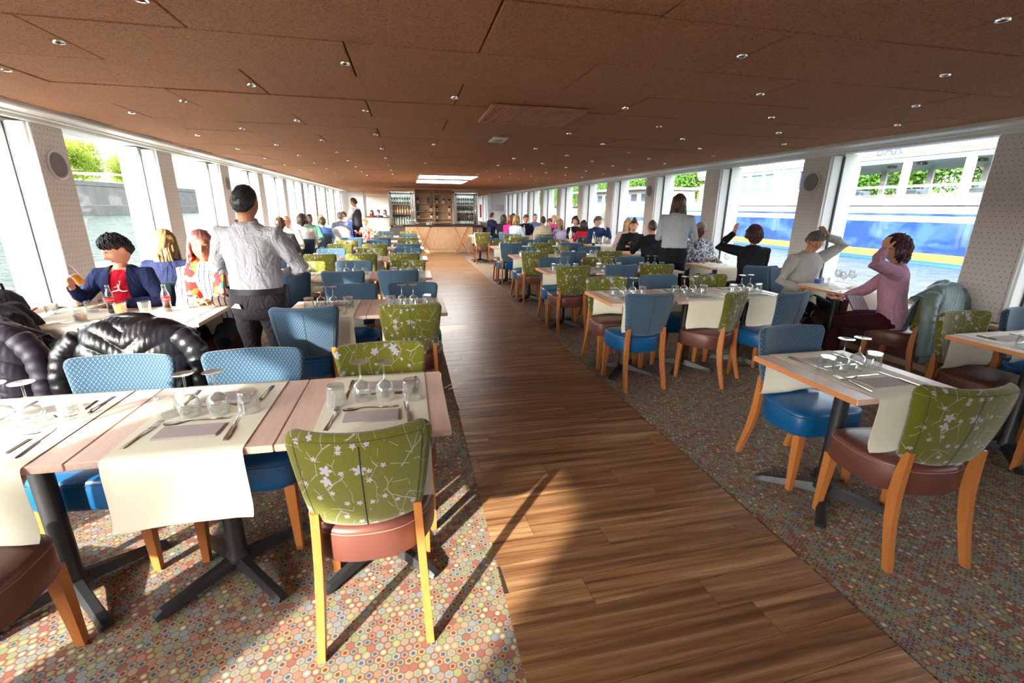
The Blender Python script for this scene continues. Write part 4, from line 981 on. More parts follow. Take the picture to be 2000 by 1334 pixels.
def hand(mb, w_, d, n, s, curl=.5, sc=1.0):
    """w_ wrist, d direction of the fingers, n direction the palm faces, s thumb side sign"""
    d = Vector(d).normalized(); n = Vector(n); n = (n-d*n.dot(d)).normalized(); lat = d.cross(n)*s
    P = Vector(w_)
    rings = []
    for t_, a, b in ((-.03, .024, .019), (.0, .025, .017), (.03, .034, .016), (.065, .040, .015), (.088, .038, .012)):
        c = P+d*t_*sc; rings.append([c+lat*(a*sc*math.cos(q))+n*(b*sc*math.sin(q)) for q in [2*math.pi*k/10 for k in range(10)]])
    mb.loft(rings)
    for i, (L, off) in enumerate(((.072, .031), (.080, .010), (.074, -.011), (.058, -.031))):
        b0 = P+d*.078*sc+lat*off*sc; spread = lat*(.25*off); dd = (d+spread).normalized(); pts = [b0]
        for j, fr in enumerate((.42, .32, .26)):
            a = curl*(.35+.75*j); v = dd*math.cos(a)+n*math.sin(a); pts.append(pts[-1]+v*L*fr*sc)
        mb.tube(pts, [.0095*sc, .0092*sc, .0085*sc, .0068*sc], 7)
    t0 = P+lat*.020*sc+d*.012*sc; t1 = t0+(lat*.75+d*.6+n*.25).normalized()*.042*sc; t2 = t1+(lat*.3+d*.85+n*(.3+curl*.5)).normalized()*.034*sc
    mb.tube([t0, t1, t2, t2+(t2-t1)*.45], [.014*sc, .012*sc, .0105*sc, .008*sc], 7)
def person(x, y, rot, label, top, bottom, hair=('short', 'brown'), skin='light', pose='sit', s=1.0, near=False, lean=4, hyaw=0, hpitch=8, hands=None, sleeve=1.0, face=True, group=None, girth=1.0, zoff=0, glasses=False, open_front=None, elbow=None, seed=0, curl=.5, hdir=None, hn=None, longhair=None, hunch=0, tuck=False):
    tuck = tuck or pose == 'stand'
    vox = .0062 if near else .0125
    root = thing('person', label, 'person', (x, y, 0), R_(rot), group)
    Sk, Sh, Tr = MB(), MB(), MB(); g = girth
    A = R_(lean); hipz = (.575 if pose == 'sit' else .92*s)+zoff
    sd = Vector((0, math.sin(A), math.cos(A)))
    hip = Vector((0, 0, hipz)); sp = lambda t: hip+sd*(t*s)
    def tor(mb, k, neckr=.062, tuck=False):
        prof = ([(.045, .150*g, .108*g)] if tuck else [(-.10, .165*g, .115*g), (-.02, .178*g, .125*g)])+[(.08, .160*g, .115*g), (.20, .158*g, .110*g), (.33, .176*g, .118*g), (.42, .186, .110), (.475, .168, .090), (.51, .110, .070), (.535, neckr, .058)]
        rings = []
        for t, rx, ry in prof:
            c = sp(t); c = c+Vector((0, .012*math.sin(max(0, t)*6), 0))
            rings.append([(c.x+(rx*s+k)*math.copysign(abs(math.cos(q))**.85, math.cos(q)), c.y+(ry*s+k)*math.sin(q)*math.cos(A), c.z-(ry*s)*math.sin(q)*math.sin(A)) for q in [2*math.pi*i/20 for i in range(20)]])
        mb.loft(rings)
    tor(Sk, -.016, .062, True); tor(Sh, .004, .068, tuck)
    neck = sp(.52); hc = sp(.52)+Vector((0, .02+.3*math.sin(A)*.1, .140))*1.0 + Vector((0, hunch, -hunch*.3))
    hc = neck+(hc-neck)*(.6+.4*s)
    Sk.tube([sp(.46), neck+(hc-neck)*.1, hc+Vector((0, -.02, -.03))], [.060*s**.5, .053*s**.5, .050*s**.5], 12)
    HM = Matrix.Translation(hc) @ Matrix.Rotation(R_(hyaw), 4, 'Z') @ Matrix.Rotation(R_(-hpitch), 4, 'X'); hs_ = .93+.07*s
    HM = HM @ Matrix.Scale(hs_, 4)
    nt = 40 if near else 24
    if pose != 'sit' or 1: pass
    Sk.loft([[HM @ p for p in r] for r in sph(nt, 30 if near else 18, head_pt)])
    for sx in (-1, 1):
        Sk.ell(HM @ Vector((sx*.077, -.008, -.004)), (.010, .018, .030), 8, 6, HM.to_3x3())
    # arms
    dflt = [(-.16, .36, .78), (.16, .36, .78)] if pose == 'sit' else [(-.30, .05, .85), (.30, .05, .85)]
    hands = hands or dflt; hd = hdir or [(.25, 1, 0), (-.25, 1, 0)]; hnn = hn or [(0, 0, -1), (0, 0, -1)]
    for i, sx in enumerate((-1, 1)):
        Sx = sp(.455)+Vector((sx*.172*s, 0, 0)); el, wr = ik(Sx, hands[i], .285*s, .255*s, (elbow[i] if elbow else (sx*.5, -.25, -1)))
        mid = Sx.lerp(el, .5); fm = el.lerp(wr, .35)
        Sk.tube([Sx, mid, el, fm, wr], [.042*s, .040*s, .034*s, .034*s, .023*s], 10)
        hand(Sk, wr, hd[i], hnn[i], -sx if (Vector(hd[i]).cross(Vector(hnn[i]))).x*1 < 0 else sx, curl, .95*s)
        if sleeve > 0:
            path = [sp(.44)+Vector((sx*.10*s, 0, 0)), Sx, mid, el]; rad = [.074*s, .071*s, .063*s, .057*s]
            if sleeve > .55:
                e2 = el.lerp(wr, .97 if sleeve >= 1 else sleeve); path += [el.lerp(e2, .4), e2]; rad += [.052*s, .039*s]
            else: path = path[:3]+[Sx.lerp(el, .85)]
            Sh.tube(path, rad, 12)
    # legs
    for sx in (-1, 1):
        if pose == 'sit':
            h = hip+Vector((sx*.085*s, 0, -.03)); kn = Vector((sx*.13*s, .44*s, .50*s**.3+zoff*.5)); an = Vector((sx*.13, .42*s, .09))
            if kn.z < .45: kn.z = .45
        else:
            h = hip+Vector((sx*.085*s, 0, -.03)); kn = Vector((sx*.10, .01, .50*s)); an = Vector((sx*.11, -.02, .09))
        Sk.tube([h, h.lerp(kn, .5), kn, kn.lerp(an, .4), an], [.06*s, .058*s, .045*s, .042*s, .032*s], 10)
        Sk.tube([an, an+Vector((0, .05, -.045)), an+Vector((0, .14, -.055))], [.035, .036, .025], 8)
        Tr.tube([h+(h-kn).normalized()*.02, h.lerp(kn, .5), kn, kn.lerp(an, .4), an+Vector((0, 0, .0))], [.098*s*g**.5, .085*s, .066*s, .062*s, .052*s], 14)
    Tr.ell(hip+Vector((0, .02 if pose == 'sit' else 0, -.075)), (.125*s, .105*s, .085*s), 14, 10)
    kt = 1.0 if tuck else .92
    pr = [(-.14, .15*g*kt, .105*g*kt), (-.10, .176*g*kt, .124*g*kt), (-.02, .186*g*kt, .134*g*kt), (.03, .178*g*kt, .128*g*kt), (.07, .166*g*kt, .120*g*kt)]
    Tr.loft([[(sp(t).x+rx*s*math.cos(q), sp(t).y+ry*s*math.sin(q), sp(t).z) for q in [2*math.pi*i/18 for i in range(18)]] for t, rx, ry in pr])
    bodym = remesh(Sk, vox*(1 if near else 1), 'body', SKIN[skin], 1); root.data = None
    b = ob('body', bodym, root)
    # shirt
    sm = remesh(Sh, .0085 if near else .015, 'shirt', top, 2); wrinkle(sm, .0046 if near else .002, seed+1, fr=9)
    if open_front:
        import bmesh
        bb = bmesh.new(); bb.from_mesh(sm)
        dl = [f for f in bb.faces if abs(f.calc_center_median().x-.005) < open_front*(1-.35*(f.calc_center_median().z-hipz)/.5) and f.calc_center_median().y > .02 and f.calc_center_median().z > hipz-.1 and f.normal.y > .15]
        bmesh.ops.delete(bb, geom=dl, context='FACES'); bb.to_mesh(sm); bb.free()
    ob('jacket' if open_front else 'shirt', sm, root)
    tm = remesh(Tr, .012 if near else .018, 'trousers', bottom, 2); wrinkle(tm, .0022, seed+5); ob('trousers', tm, root)
    for sx in (-1, 1):
        an = Vector((sx*.13, .42*s, .06)) if pose == 'sit' else Vector((sx*.11, -.02, .06))
        ob('shoe', M1(lambda m: m.loft([[(an.x+w_*math.cos(q), an.y+yy+.0, max(.004, z0+hh*math.sin(q))) for q in [2*math.pi*i/10 for i in range(10)]] for yy, w_, hh, z0 in ((-.08, .025, .025, .035), (-.05, .038, .045, .045), (.03, .042, .045, .045), (.12, .046, .028, .032), (.19, .030, .016, .022))]), 'shoe', MAT['black'], True), root)
    # hair
    st, hcol = hair
    if st:
        hm = MB(); hm.loft([[HM @ p for p in r] for r in sph(64 if near else 30, 34 if near else 18, hair_fn(st, seed))])
        L = longhair or {'long': .34, 'bob': .16, 'curly': .20}.get(st, 0)
        if L:
            rs = random.Random(seed)
            for i in range(26 if near else 14):
                a = math.pi*(.62+.76*(i+.5)/(26 if near else 14)) + math.pi/2 - math.pi/2
                a = R_(68+224*(i+.5)/(26 if near else 14))
                p0 = HM @ Vector((.080*math.sin(a), .085*math.cos(a)-.005, .04)); ll = L*rs.uniform(.8, 1.1)*(1 if math.cos(a) < .2 else .85)
                q = Vector((math.sin(a), math.cos(a), 0)); q = Matrix.Rotation(R_(hyaw), 3, 'Z') @ q
                pts = [p0+Vector((0, 0, .03)), p0+q*.012+Vector((0, 0, -ll*.35)), p0+q*.018+Vector((.012*math.sin(i), 0, -ll*.7)), p0+q*.004+Vector((.02*math.sin(i*1.7), .01*math.cos(i), -ll))]
                hm.tube(pts, [.016, .021, .019, .005], 6, flat=.8)
        if st in ('short', 'kid', 'crop', 'bun', 'bald') or (near and st == 'bob'):
            rs = random.Random(seed+5); hf = hair_fn(st, seed); nT = {'crop': 260, 'kid': 420}.get(st, 340) if near else 70; ln = {'crop': .10, 'bald': .12}.get(st, .30)
            cr = Vector((.15, -.35, 1)).normalized(); kk = 0
            while kk < nT:
                kk += 1
                d = Vector((rs.gauss(0, 1), rs.gauss(0, 1), rs.gauss(.3, 1))).normalized()
                p0 = hf(d); base = head_pt(d)
                if (p0-base).dot(Vector((base.x/.074, base.y/.094, base.z/.118))) < .002: continue
                tg = d-cr*d.dot(cr)
                if tg.length < .05: tg = Vector((rs.uniform(-1, 1), 1, 0))
                tg = (d.cross(cr.cross(d)) if False else (tg-d*tg.dot(d))).normalized(); tg = (tg+Vector((rs.uniform(-.35, .35), rs.uniform(-.35, .35), -.1))).normalized()
                d1 = (d+tg*ln*.5).normalized(); d2 = (d+tg*ln).normalized()
                q0, q1, q2 = hf(d), hf(d1), hf(d2); n0 = Vector((d.x, d.y, d.z))
                th_ = .0045 if st == 'crop' else .008
                hm.tube([HM @ (q0-n0*.003), HM @ (q1+d1*th_*.6), HM @ (q2+d2*rs.uniform(.0, .006))], [th_*.9, th_, .001], 4, flat=.6)
        if st == 'bun': hm.ell(HM @ Vector((0, -.03, .135)), (.034, .034, .028), 12, 8)
        ob('hair', fixn(hm.mesh('hair', HAIR[hcol], True)), root)
    if face:
        def feat(nm, mt, c, r, n_=8): ob(nm, M1(lambda m: m.ell(HM @ Vector(c), r, n_, 6, HM.to_3x3()), nm, mt, True), root)
        for sx in (-1, 1):
            yb = head_pt(Vector((sx*.40, .91, .05)).normalized())
            e = ob('eye', M1(lambda m: m.ell(HM @ Vector((sx*.030, yb.y-.004, .006)), (.0125, .007, .0065), 10, 6, HM.to_3x3()), 'eye', EYEW, True), root)
            ob('iris', M1(lambda m: m.ell(HM @ Vector((sx*.030, yb.y+.001, .005)), (.0058, .0032, .0058), 8, 6, HM.to_3x3()), 'iris', EYED, True), e)
            hb_ = head_pt(Vector((sx*.38, .9, .26)).normalized())
            if st: feat('eyebrow', HAIR[hcol], (sx*.032, hb_.y+.002, .028), (.017, .004, .0035))
        lp_ = head_pt(Vector((0, .86, -.52)).normalized()); feat('lips', LIP, (0, lp_.y-.001, -.058), (.022, .006, .0065), 10)
    if glasses:
        m = MB()
        yb = head_pt(Vector((.40, .91, .05)).normalized()).y+.018
        for sx in (-1, 1):
            m.tube([HM @ Vector((sx*.032+.021*math.cos(q), yb, .004+.015*math.sin(q))) for q in [2*math.pi*i/14 for i in range(15)]], .0022, 5)
            m.tube([HM @ Vector((sx*.053, yb, .008)), HM @ Vector((sx*.079, .03, .006)), HM @ Vector((sx*.080, -.015, .0))], .0022, 5)
        m.tube([HM @ Vector((-.011, yb, .006)), HM @ Vector((.011, yb, .006))], .002, 5)
        ob('glasses', fixn(m.mesh('glasses', MAT['black'])), root)
    return root, HM, sp

TRD = C('black trousers cloth', (34, 34, 38)); JEAN = C('navy trousers cloth', (36, 44, 62))
DARK = C('black jersey', (26, 26, 30)); NAVY = C('navy cloth', (34, 42, 78))
# waiter standing, back to the camera, hands at the front
wtr, HMw, spw = person(-1.07, 3.52, -10, 'waiter in white shirt and black trousers standing with his back to the camera', CL['satin_shirt'], C('charcoal wool', (58, 56, 62)), ('crop', 'black'), 'tan', 'stand', s=.985, near=True, lean=-1, hpitch=14, hands=[(-.12, .24, 1.06), (.12, .24, 1.06)], elbow=[(-1.3, -.5, -.6), (1.3, -.5, -.6)], hdir=[(.8, .5, 0), (-.8, .5, 0)], face=True, girth=1.08, seed=3)
ob('belt', M1(lambda m: m.loft([[(1.02*.197*math.cos(q), .148*math.sin(q), z) for q in [2*math.pi*i/36 for i in range(36)]] for z in (.955, .962, .988, .995)], False), 'belt', MAT['black'], True), wtr)
ob('collar', M1(lambda m: m.loft([[(r*math.cos(q), -.012+.86*r*math.sin(q), 1.435+z+.012*math.sin(q)) for q in [2*math.pi*i/24 for i in range(24)]] for r, z in ((.066, -.02), (.067, .012), (.0715, .016), (.078, -.012))], False), 'collar', CL['satin_shirt'], True), wtr)
ob('pocket_napkin', M1(lambda m: m.loft([[(-.12, -.138, .87), (-.05, -.146, .862), (-.06, -.148, .895), (-.085, -.144, .90)], [(-.12, -.144, .87), (-.05, -.152, .862), (-.06, -.154, .895), (-.085, -.150, .90)]]), 'pn', MAT['paper']), wtr)
for sx in (-1, 1): ob('pocket_welt', M1(lambda m: m.tube([(sx*.035, -.137, .855), (sx*.085, -.136, .862), (sx*.13, -.118, .868)], .003, 5), 'pw', MAT['black']), wtr)
# boy
boy, HMb, spb = person(-2.28, 4.32, 182, 'boy with black hair in navy jacket and red T-shirt holding an orange drink bottle', C('navy jacket nylon', (40, 50, 92), (30, 38, 74)), JEAN, ('kid', 'black'), 'light', s=.93, near=True, lean=3, hyaw=-38, hpitch=26, hands=[(-.10, .30, .80), (.27, .20, .93)], elbow=[(-1, -.2, -.8), (.8, -.1, -1)], hdir=[(.7, .7, -.1), (-.25, .35, 1)], hn=[(0, 0, -1), (-.8, .2, 0)], open_front=.085, seed=4, curl=.8)
RED = C('red T-shirt cotton', (206, 20, 52), (190, 14, 44))
def tee():
    m = MB(); s = .93; A = R_(3); hip = Vector((0, 0, .575)); sd = Vector((0, math.sin(A), math.cos(A)))
    for_ = []
    for t, rx, ry in [(-.1, .165, .115), (-.02, .176, .125), (.08, .160, .115), (.2, .158, .110), (.33, .176, .118), (.42, .17, .105), (.47, .13, .085), (.50, .085, .068)]:
        c = hip+sd*(t*s)+Vector((0, .012*math.sin(max(0, t)*6), 0)); for_.append([(c.x+(rx*s-.008)*math.cos(q), c.y+(ry*s-.006)*math.sin(q), c.z) for q in [2*math.pi*i/28 for i in range(28)]])
    m.loft(for_); me = fixn(m.mesh('t_shirt', RED, True)); return me
ts = ob('t_shirt', tee(), boy)
def emblem():
    # leaping figure with raised arm and spread legs
    m = MB(); z0 = .905; yv = lambda x, z: .134*math.sqrt(1-(x/.16)**2)+.0035
    def strip(pts, wd):
        L = []
        for i, (a, b) in enumerate(pts):
            d = Vector((pts[min(i+1, len(pts)-1)][0]-pts[max(i-1, 0)][0], pts[min(i+1, len(pts)-1)][1]-pts[max(i-1, 0)][1])).normalized(); n = Vector((-d.y, d.x))*wd[i]
            L.append([(a+n.x, yv(a, b), z0+b+n.y), (a-n.x, yv(a, b), z0+b-n.y), (a-n.x, yv(a, b)+.002, z0+b-n.y), (a+n.x, yv(a, b)+.002, z0+b+n.y)])
        m.loft(L)
    strip([(0, .012), (0, -.006), (.002, -.02)], [.007, .006, .007]); strip([(0, -.018), (.022, -.026), (.045, -.030), (.056, -.036)], [.007, .005, .004, .002]); strip([(0, -.018), (-.02, -.030), (-.044, -.030), (-.056, -.024)], [.007, .005, .004, .002])
    strip([(0, .010), (-.012, .026), (-.016, .046)], [.005, .003, .003]); strip([(0, .010), (.018, .006), (.034, .002)], [.004, .003, .002]); strip([(.002, .017), (.002, .027)], [.005, .005])
    strip([(-.016, .046), (-.016, .054)], [.006, .006])
    return fixn(m.mesh('emblem', plain('emblem_white', (.85, .85, .85), .7)))
ob('emblem', emblem(), ts)['label'] = 'white leaping figure emblem'
# girl seen from behind with long wavy hair
person(-2.26, 4.93, 0, 'long-haired girl in navy hoodie seen from behind, beyond the boy', NAVY, JEAN, ('long', 'honey'), 'light', s=.92, near=True, lean=6, hpitch=12, longhair=.36, face=False, seed=6)
# woman in scarf
sc_, HMs, sps = person(-1.66, 4.30, 186, 'woman in striped blouse and colourful scarf, hands clasped, half hidden by waiter', CL['stripe'], JEAN, ('long', 'pink'), 'tan', near=True, s=.97, lean=4, hyaw=10, hpitch=5, hands=[(-.03, .30, .82), (.03, .31, .82)], hdir=[(.9, .4, 0), (-.9, .4, 0)], longhair=.15, seed=8, curl=.9)
m = MB()
for sx in (-1, 1): m.tube([(sx*.03, -.06, 1.13), (sx*.085, .03, 1.12), (sx*.09, .125, 1.0), (sx*.085, .155, .85), (sx*.07, .165, .72)], [(.03, .02), (.05, .025), (.055, .018), (.055, .016), (.05, .012)], 10)
ob('scarf', fixn(m.mesh('scarf', CL['scarf'], True)), sc_)
hg = bpy.data.objects.new('x', None)
ob('hair_clip', M1(lambda q: q.tube([HMs @ Vector((.05*math.cos(a), -.02+.05*math.sin(a), .118)) for a in [2*math.pi*i/12 for i in range(13)]], .009, 6), 'clip', MAT['gold'], True), sc_)
bpy.data.objects.remove(hg)
# person at the left picture edge
person(-2.30, 3.20, 62, 'person in black coat leaning on the table, cut off by the left picture edge', DARK, TRD, ('short', 'black'), 'light', near=True, s=1.0, lean=50, girth=1.15, hands=[(.12, .62, .84), (.30, .60, .82)], elbow=[(-1, -.9, -.1), (.6, -.3, -1)], face=False, seed=9)
# people at the left window tables, further away
person(-2.18, 8.80, 0, 'man in grey jacket with brown hair seen from behind beyond the waiter', C('grey jacket wool', (92, 90, 92)), TRD, ('short', 'brown'), 'tan', hyaw=20, face=False, seed=10, s=.98)
person(-2.36, 10.15, 182, 'bald man with glasses in white shirt smiling at the camera, left windows', C('white cotton', (236, 234, 230)), TRD, ('bald', 'dgrey'), 'light', glasses=True, seed=11)
person(-2.20, 10.72, 8, 'woman with dark curly hair and white blouse seen from behind, left windows', C('white blouse', (232, 228, 222)), TRD, ('curly', 'darkbrown'), 'brown', face=False, seed=12, longhair=.12)
person(-2.30, 12.05, 190, 'man in green sweater with short dark hair facing the camera, left windows', C('green sweater', (70, 118, 100)), TRD, ('crop', 'black'), 'dark', seed=13, hyaw=14)
person(-2.12, 12.72, 6, 'child in blue shirt with brown hair seen from behind, left windows', C('blue shirt', (92, 130, 200)), JEAN, ('kid', 'brown'), 'light', s=.84, face=False, seed=14)
person(-2.35, 13.95, 180, 'fair-haired child in pale shirt facing the camera, left windows', C('pale shirt', (190, 204, 216)), JEAN, ('kid', 'honey'), 'light', s=.90, seed=15)
person(-1.92, 14.45, 4, 'broad man in grey suit jacket seen from behind, near the far waiter', C('grey suit', (104, 108, 126)), TRD, ('short', 'dgrey'), 'light', face=False, girth=1.12, s=1.02, seed=16)
person(-1.78, 15.75, 184, 'woman with dark red hair in bright blue dress facing the camera', C('royal blue cloth', (24, 60, 190)), TRD, ('long', 'red'), 'light', seed=17, s=.97)
person(-2.05, 16.4, 176, 'woman in cream top behind the man in grey suit, far left', C('cream cloth', (226, 214, 196)), TRD, ('long', 'darkbrown'), 'tan', seed=18)
w2, _, _ = person(-1.50, 14.9, 62, 'young waiter in dark waistcoat standing far off by the left windows', C('waiter shirt', (226, 226, 230)), TRD, ('short', 'black'), 'brown', 'stand', s=1.05, hpitch=22, hands=[(-.08, .36, 1.18), (.10, .36, 1.16)], seed=19)
ob('waistcoat', M1(lambda m: m.loft([[(rx*math.cos(q), ry*math.sin(q), z) for q in [2*math.pi*i/18 for i in range(18)]] for z, rx, ry in ((.92, .200, .150), (1.02, .185, .138), (1.15, .180, .134), (1.30, .198, .142), (1.40, .165, .125), (1.455, .11, .09))]), 'wc', C('charcoal waistcoat', (50, 48, 56)), True), w2)
person(-1.24, 14.6, 176, 'small child in red floral clothes standing near the far waiter', CL['floral'], CL['floral'], ('kid', 'blond'), 'light', 'stand', s=.66, seed=20)
for i, (xx, cc) in enumerate(((-1.78, (190, 60, 60)), (-1.50, (60, 60, 70)), (-1.2, (120, 150, 190)), (-.92, (200, 180, 170)))):
    person(xx, 25.2+.85*i, 182, '%s person seated in the aft room behind the oak screen, %s from the left' % (('red-topped', 'dark-topped', 'blue-topped', 'beige-topped')[i], ordn[i]), C('aft cloth %d' % i, cc), TRD, ('long' if i % 2 == 0 else 'short', ('brown', 'black', 'darkbrown', 'red')[i]), 'light', seed=21+i)
# right side
wa, HMa, _ = person(3.72, 6.0, -38, 'waitress with long brown hair in pale grey blouse and black skirt, writing on a tablet', C('pale blouse', (172, 180, 186), (160, 168, 176)), C('black skirt cloth', (24, 24, 30)), ('long', 'brown'), 'brown', 'stand', s=1.04, near=True, lean=4, hpitch=26, hyaw=-4, hands=[(-.10, .34, 1.24), (.14, .38, 1.22)], hdir=[(.4, .9, .1), (-.3, .9, .3)], longhair=.33, seed=30, girth=1.05)
tb = thing('order_tablet', 'black tablet held up by the standing waitress', 'tablet', (3.95, 6.40, 1.235), R_(-38)); tb.rotation_euler = (R_(28), R_(-14), R_(-38))
ob('case', boxmesh('c', MAT['black'], 0, 0, 0, .20, .27, .010, .003), tb); ob('screen', boxmesh('s', plain('tablet_screen', srgb(120, 108, 128), .3), 0, 0, .006, .18, .24, .003), tb)
pk, HMp, _ = person(4.51, 3.37, 40, 'woman with dark red bob in mauve blouse, hand at her glasses, right foreground', C('mauve satin', (186, 142, 160), (166, 120, 142)), C('maroon trousers', (60, 22, 30)), ('bob', 'plum'), 'light', near=True, s=.98, lean=8, hyaw=22, hpitch=2, hands=[(-.15, .18, 1.22), (.02, .44, .70)], elbow=[(-1, .3, -.5), (.7, -.2, -1)], hdir=[(.5, .1, 1), (-.2, 1, .05)], hn=[(.6, -.5, 0), (0, 0, 1)], glasses=True, seed=31, curl=.7)
mn, HMn, _ = person(4.52, 4.55, 176, 'man in pale grey shirt and glasses, head bowed, hand on his head', C('grey striped shirt', (168, 165, 162), (152, 150, 150)), TRD, ('short', 'dgrey'), 'tan', near=True, s=1.0, lean=10, hyaw=-14, hpitch=34, hands=[(-.13, .13, 1.28), (.20, .30, .70)], elbow=[(-1.2, .3, -.2), (.6, -.3, -1)], hdir=[(.5, -.1, .9), (-.5, .7, -.3)], hn=[(1, .2, 0), (0, 0, -1)], glasses=True, seed=32, hunch=.03)
person(4.46, 5.28, -14, 'woman with plum hair in black hoodie raising a phone to the window', DARK, TRD, ('bob', 'plum'), 'light', near=True, s=1.0, lean=4, hyaw=0, hpitch=-2, hands=[(-.20, .20, 1.26), (.10, .36, .80)], elbow=[(-1, .3, -.8), (.5, -.2, -1)], hdir=[(.2, .2, 1), (0, 1, 0)], hn=[(1, .3, 0), (0, 0, -1)], face=False, seed=33, longhair=.08)
cm, HMc, _ = person(4.60, 6.75, 178, 'older man in grey camouflage hoodie and glasses sitting behind the waitress', CL['camo'], TRD, ('short', 'grey'), 'brown', near=True, s=1.0, lean=4, hpitch=10, glasses=True, seed=34, girth=1.08)
person(4.28, 7.60, -6, 'broad man in black top seen from behind, left of the waitress', DARK, TRD, ('crop', 'brown'), 'tan', s=1.02, girth=1.1, lean=6, face=False, hands=[(-.25, .35, .95), (.2, .36, .8)], seed=35)
person(4.40, 8.68, 176, 'woman in black top with hair tied up looking left', DARK, TRD, ('bun', 'brown'), 'light', s=1.0, lean=8, hyaw=-26, hpitch=10, hands=[(-.1, .3, .95), (.2, .3, .85)], seed=36)
person(4.62, 9.25, -10, 'woman with straight blonde hair in pale pink cardigan seen from behind', C('dusty pink knit', (206, 178, 172)), TRD, ('long', 'blond'), 'light', s=1.0, face=False, longhair=.30, seed=37, lean=5)
person(4.42, 10.6, 200, 'grey-haired man in navy jacket raising his hand to his mouth', C('navy jacket wool', (36, 52, 96)), TRD, ('short', 'dgrey'), 'light', s=1.04, hpitch=22, hyaw=14, hands=[(-.10, .30, 1.14), (.2, .34, .8)], seed=38)
person(4.34, 11.15, -12, 'dark-haired girl in red top seen from behind, right windows', C('crimson cloth', (180, 30, 56)), TRD, ('long', 'darkbrown'), 'light', s=.84, face=False, longhair=.22, seed=39)
person(4.46, 12.15, 170, 'woman with bushy brown hair in black dress, right windows', DARK, TRD, ('curly', 'darkbrown'), 'light', s=.96, hyaw=-30, longhair=.12, seed=40)
person(4.14, 12.4, 10, 'girl with pink headphones in lilac coat seen from behind', C('lilac cloth', (176, 168, 206)), TRD, ('long', 'honey'), 'light', s=.84, face=False, seed=41)
person(4.38, 13.85, 176, 'blonde woman in bright pink top facing the camera, right windows', C('bright pink cloth', (226, 70, 150)), TRD, ('bob', 'blond'), 'light', s=.96, seed=42)
person(3.98, 13.0, 182, 'red-haired child in maroon top facing the camera, right windows', C('maroon cloth', (110, 40, 56)), TRD, ('kid', 'red'), 'light', s=.84, seed=43)
person(3.60, 12.3, -8, 'man in beige shirt with short dark hair seen from behind, far right tables', C('beige shirt', (186, 178, 160)), TRD, ('crop', 'darkbrown'), 'tan', s=.97, girth=1.12, face=False, seed=44)
person(3.46, 13.75, 186, 'bearded man in black sweater looking down, far right tables', C('ink sweater', (24, 26, 44)), TRD, ('short', 'brown'), 'tan', hpitch=18, seed=45)
person(3.98, 14.6, 180, 'grey-haired man in blue shirt with glasses, far right tables', C('mid blue shirt', (110, 130, 170)), TRD, ('crop', 'dgrey'), 'light', glasses=True, seed=46, s=1.03)
person(2.86, 12.5, -55, 'blonde woman in pale blue blouse at the far right tables', C('pale blue blouse', (188, 208, 228)), TRD, ('long', 'honey'), 'light', s=.98, face=False, longhair=.22, seed=47)
person(2.88, 13.35, -48, 'red-haired woman in magenta top at the far right tables', C('magenta cloth', (206, 36, 120)), TRD, ('long', 'red'), 'light', face=False, s=.97, longhair=.22, seed=48)
person(2.94, 14.6, -40, 'dark-haired woman in black behind the magenta top, far right tables', DARK, TRD, ('long', 'darkbrown'), 'light', face=False, s=.96, seed=49)
person(3.58, 16.0, 180, 'man with short black hair at the farthest right table', C('slate cloth', (90, 96, 110)), TRD, ('short', 'black'), 'light', seed=50)
person(2.98, 17.0, -62, 'balding man in navy jacket at the far right, beside the bar', C('navy blazer', (30, 40, 72)), TRD, ('crop', 'brown'), 'light', s=1.03, face=False, seed=51)
# chairs the guests sit on
for (x, y, r, kd, lab) in ((-2.28, 4.36, 182, B_, "blue chair under the boy in the red T-shirt"), (-2.26, 4.90, 0, B_, 'blue chair under the long-haired girl by the left window'), (-1.66, 4.36, 184, G_, 'green chair under the woman with the scarf'),
    (-2.18, 3.08, -6, G_, 'green chair under the person at the left picture edge'), (-1.52, 3.02, 0, B_, 'chair hidden under the black puffer jacket'),
    (-2.18, 8.84, 0, B_, 'blue chair under the man in grey jacket'), (-2.36, 10.12, 180, G_, 'green chair under the bald man'), (-2.20, 10.74, 8, B_, 'blue chair under the curly-haired woman'), (-2.30, 12.02, 186, G_, 'green chair under the man in green sweater'),
    (-2.12, 12.74, 0, B_, 'blue chair under the child in blue shirt'), (-1.92, 14.47, 0, B_, 'blue chair under the man in grey suit'), (-2.35, 13.95, 180, G_, 'green chair under the fair-haired child'), (-1.78, 15.75, 184, B_, 'blue chair under the woman in blue dress'),
    (4.56, 3.32, 15, G_, 'green chair with the sage jacket hung on it'), (4.52, 4.58, 178, B_, 'blue chair under the man in grey shirt'), (4.46, 5.26, -10, B_, 'blue chair under the woman in black hoodie'), (4.60, 6.78, 178, G_, 'green chair under the man in camouflage'),
    (4.28, 7.62, 0, B_, 'blue chair under the broad man in black'), (4.40, 8.66, 178, G_, 'green chair under the woman with tied-up hair'), (4.62, 9.23, -6, B_, 'blue chair under the blonde woman'), (4.42, 10.58, 196, G_, 'green chair under the man in navy jacket'),
    (4.34, 11.17, 0, B_, 'blue chair under the girl in red'), (3.60, 12.28, -4, G_, 'green chair under the man in beige'), (2.86, 12.5, -50, B_, 'blue chair under the woman in pale blue'), (4.14, 12.4, 10, B_, 'blue chair under the girl in lilac'), (2.88, 13.35, -48, B_, 'blue chair under the woman in magenta'),
    (3.46, 13.75, 184, G_, 'green chair under the bearded man'), (2.98, 17.0, -60, B_, 'blue chair under the balding man in navy')):
    chair(x, y-.0, r, kd, lab, 'chairs with guests on them', False)

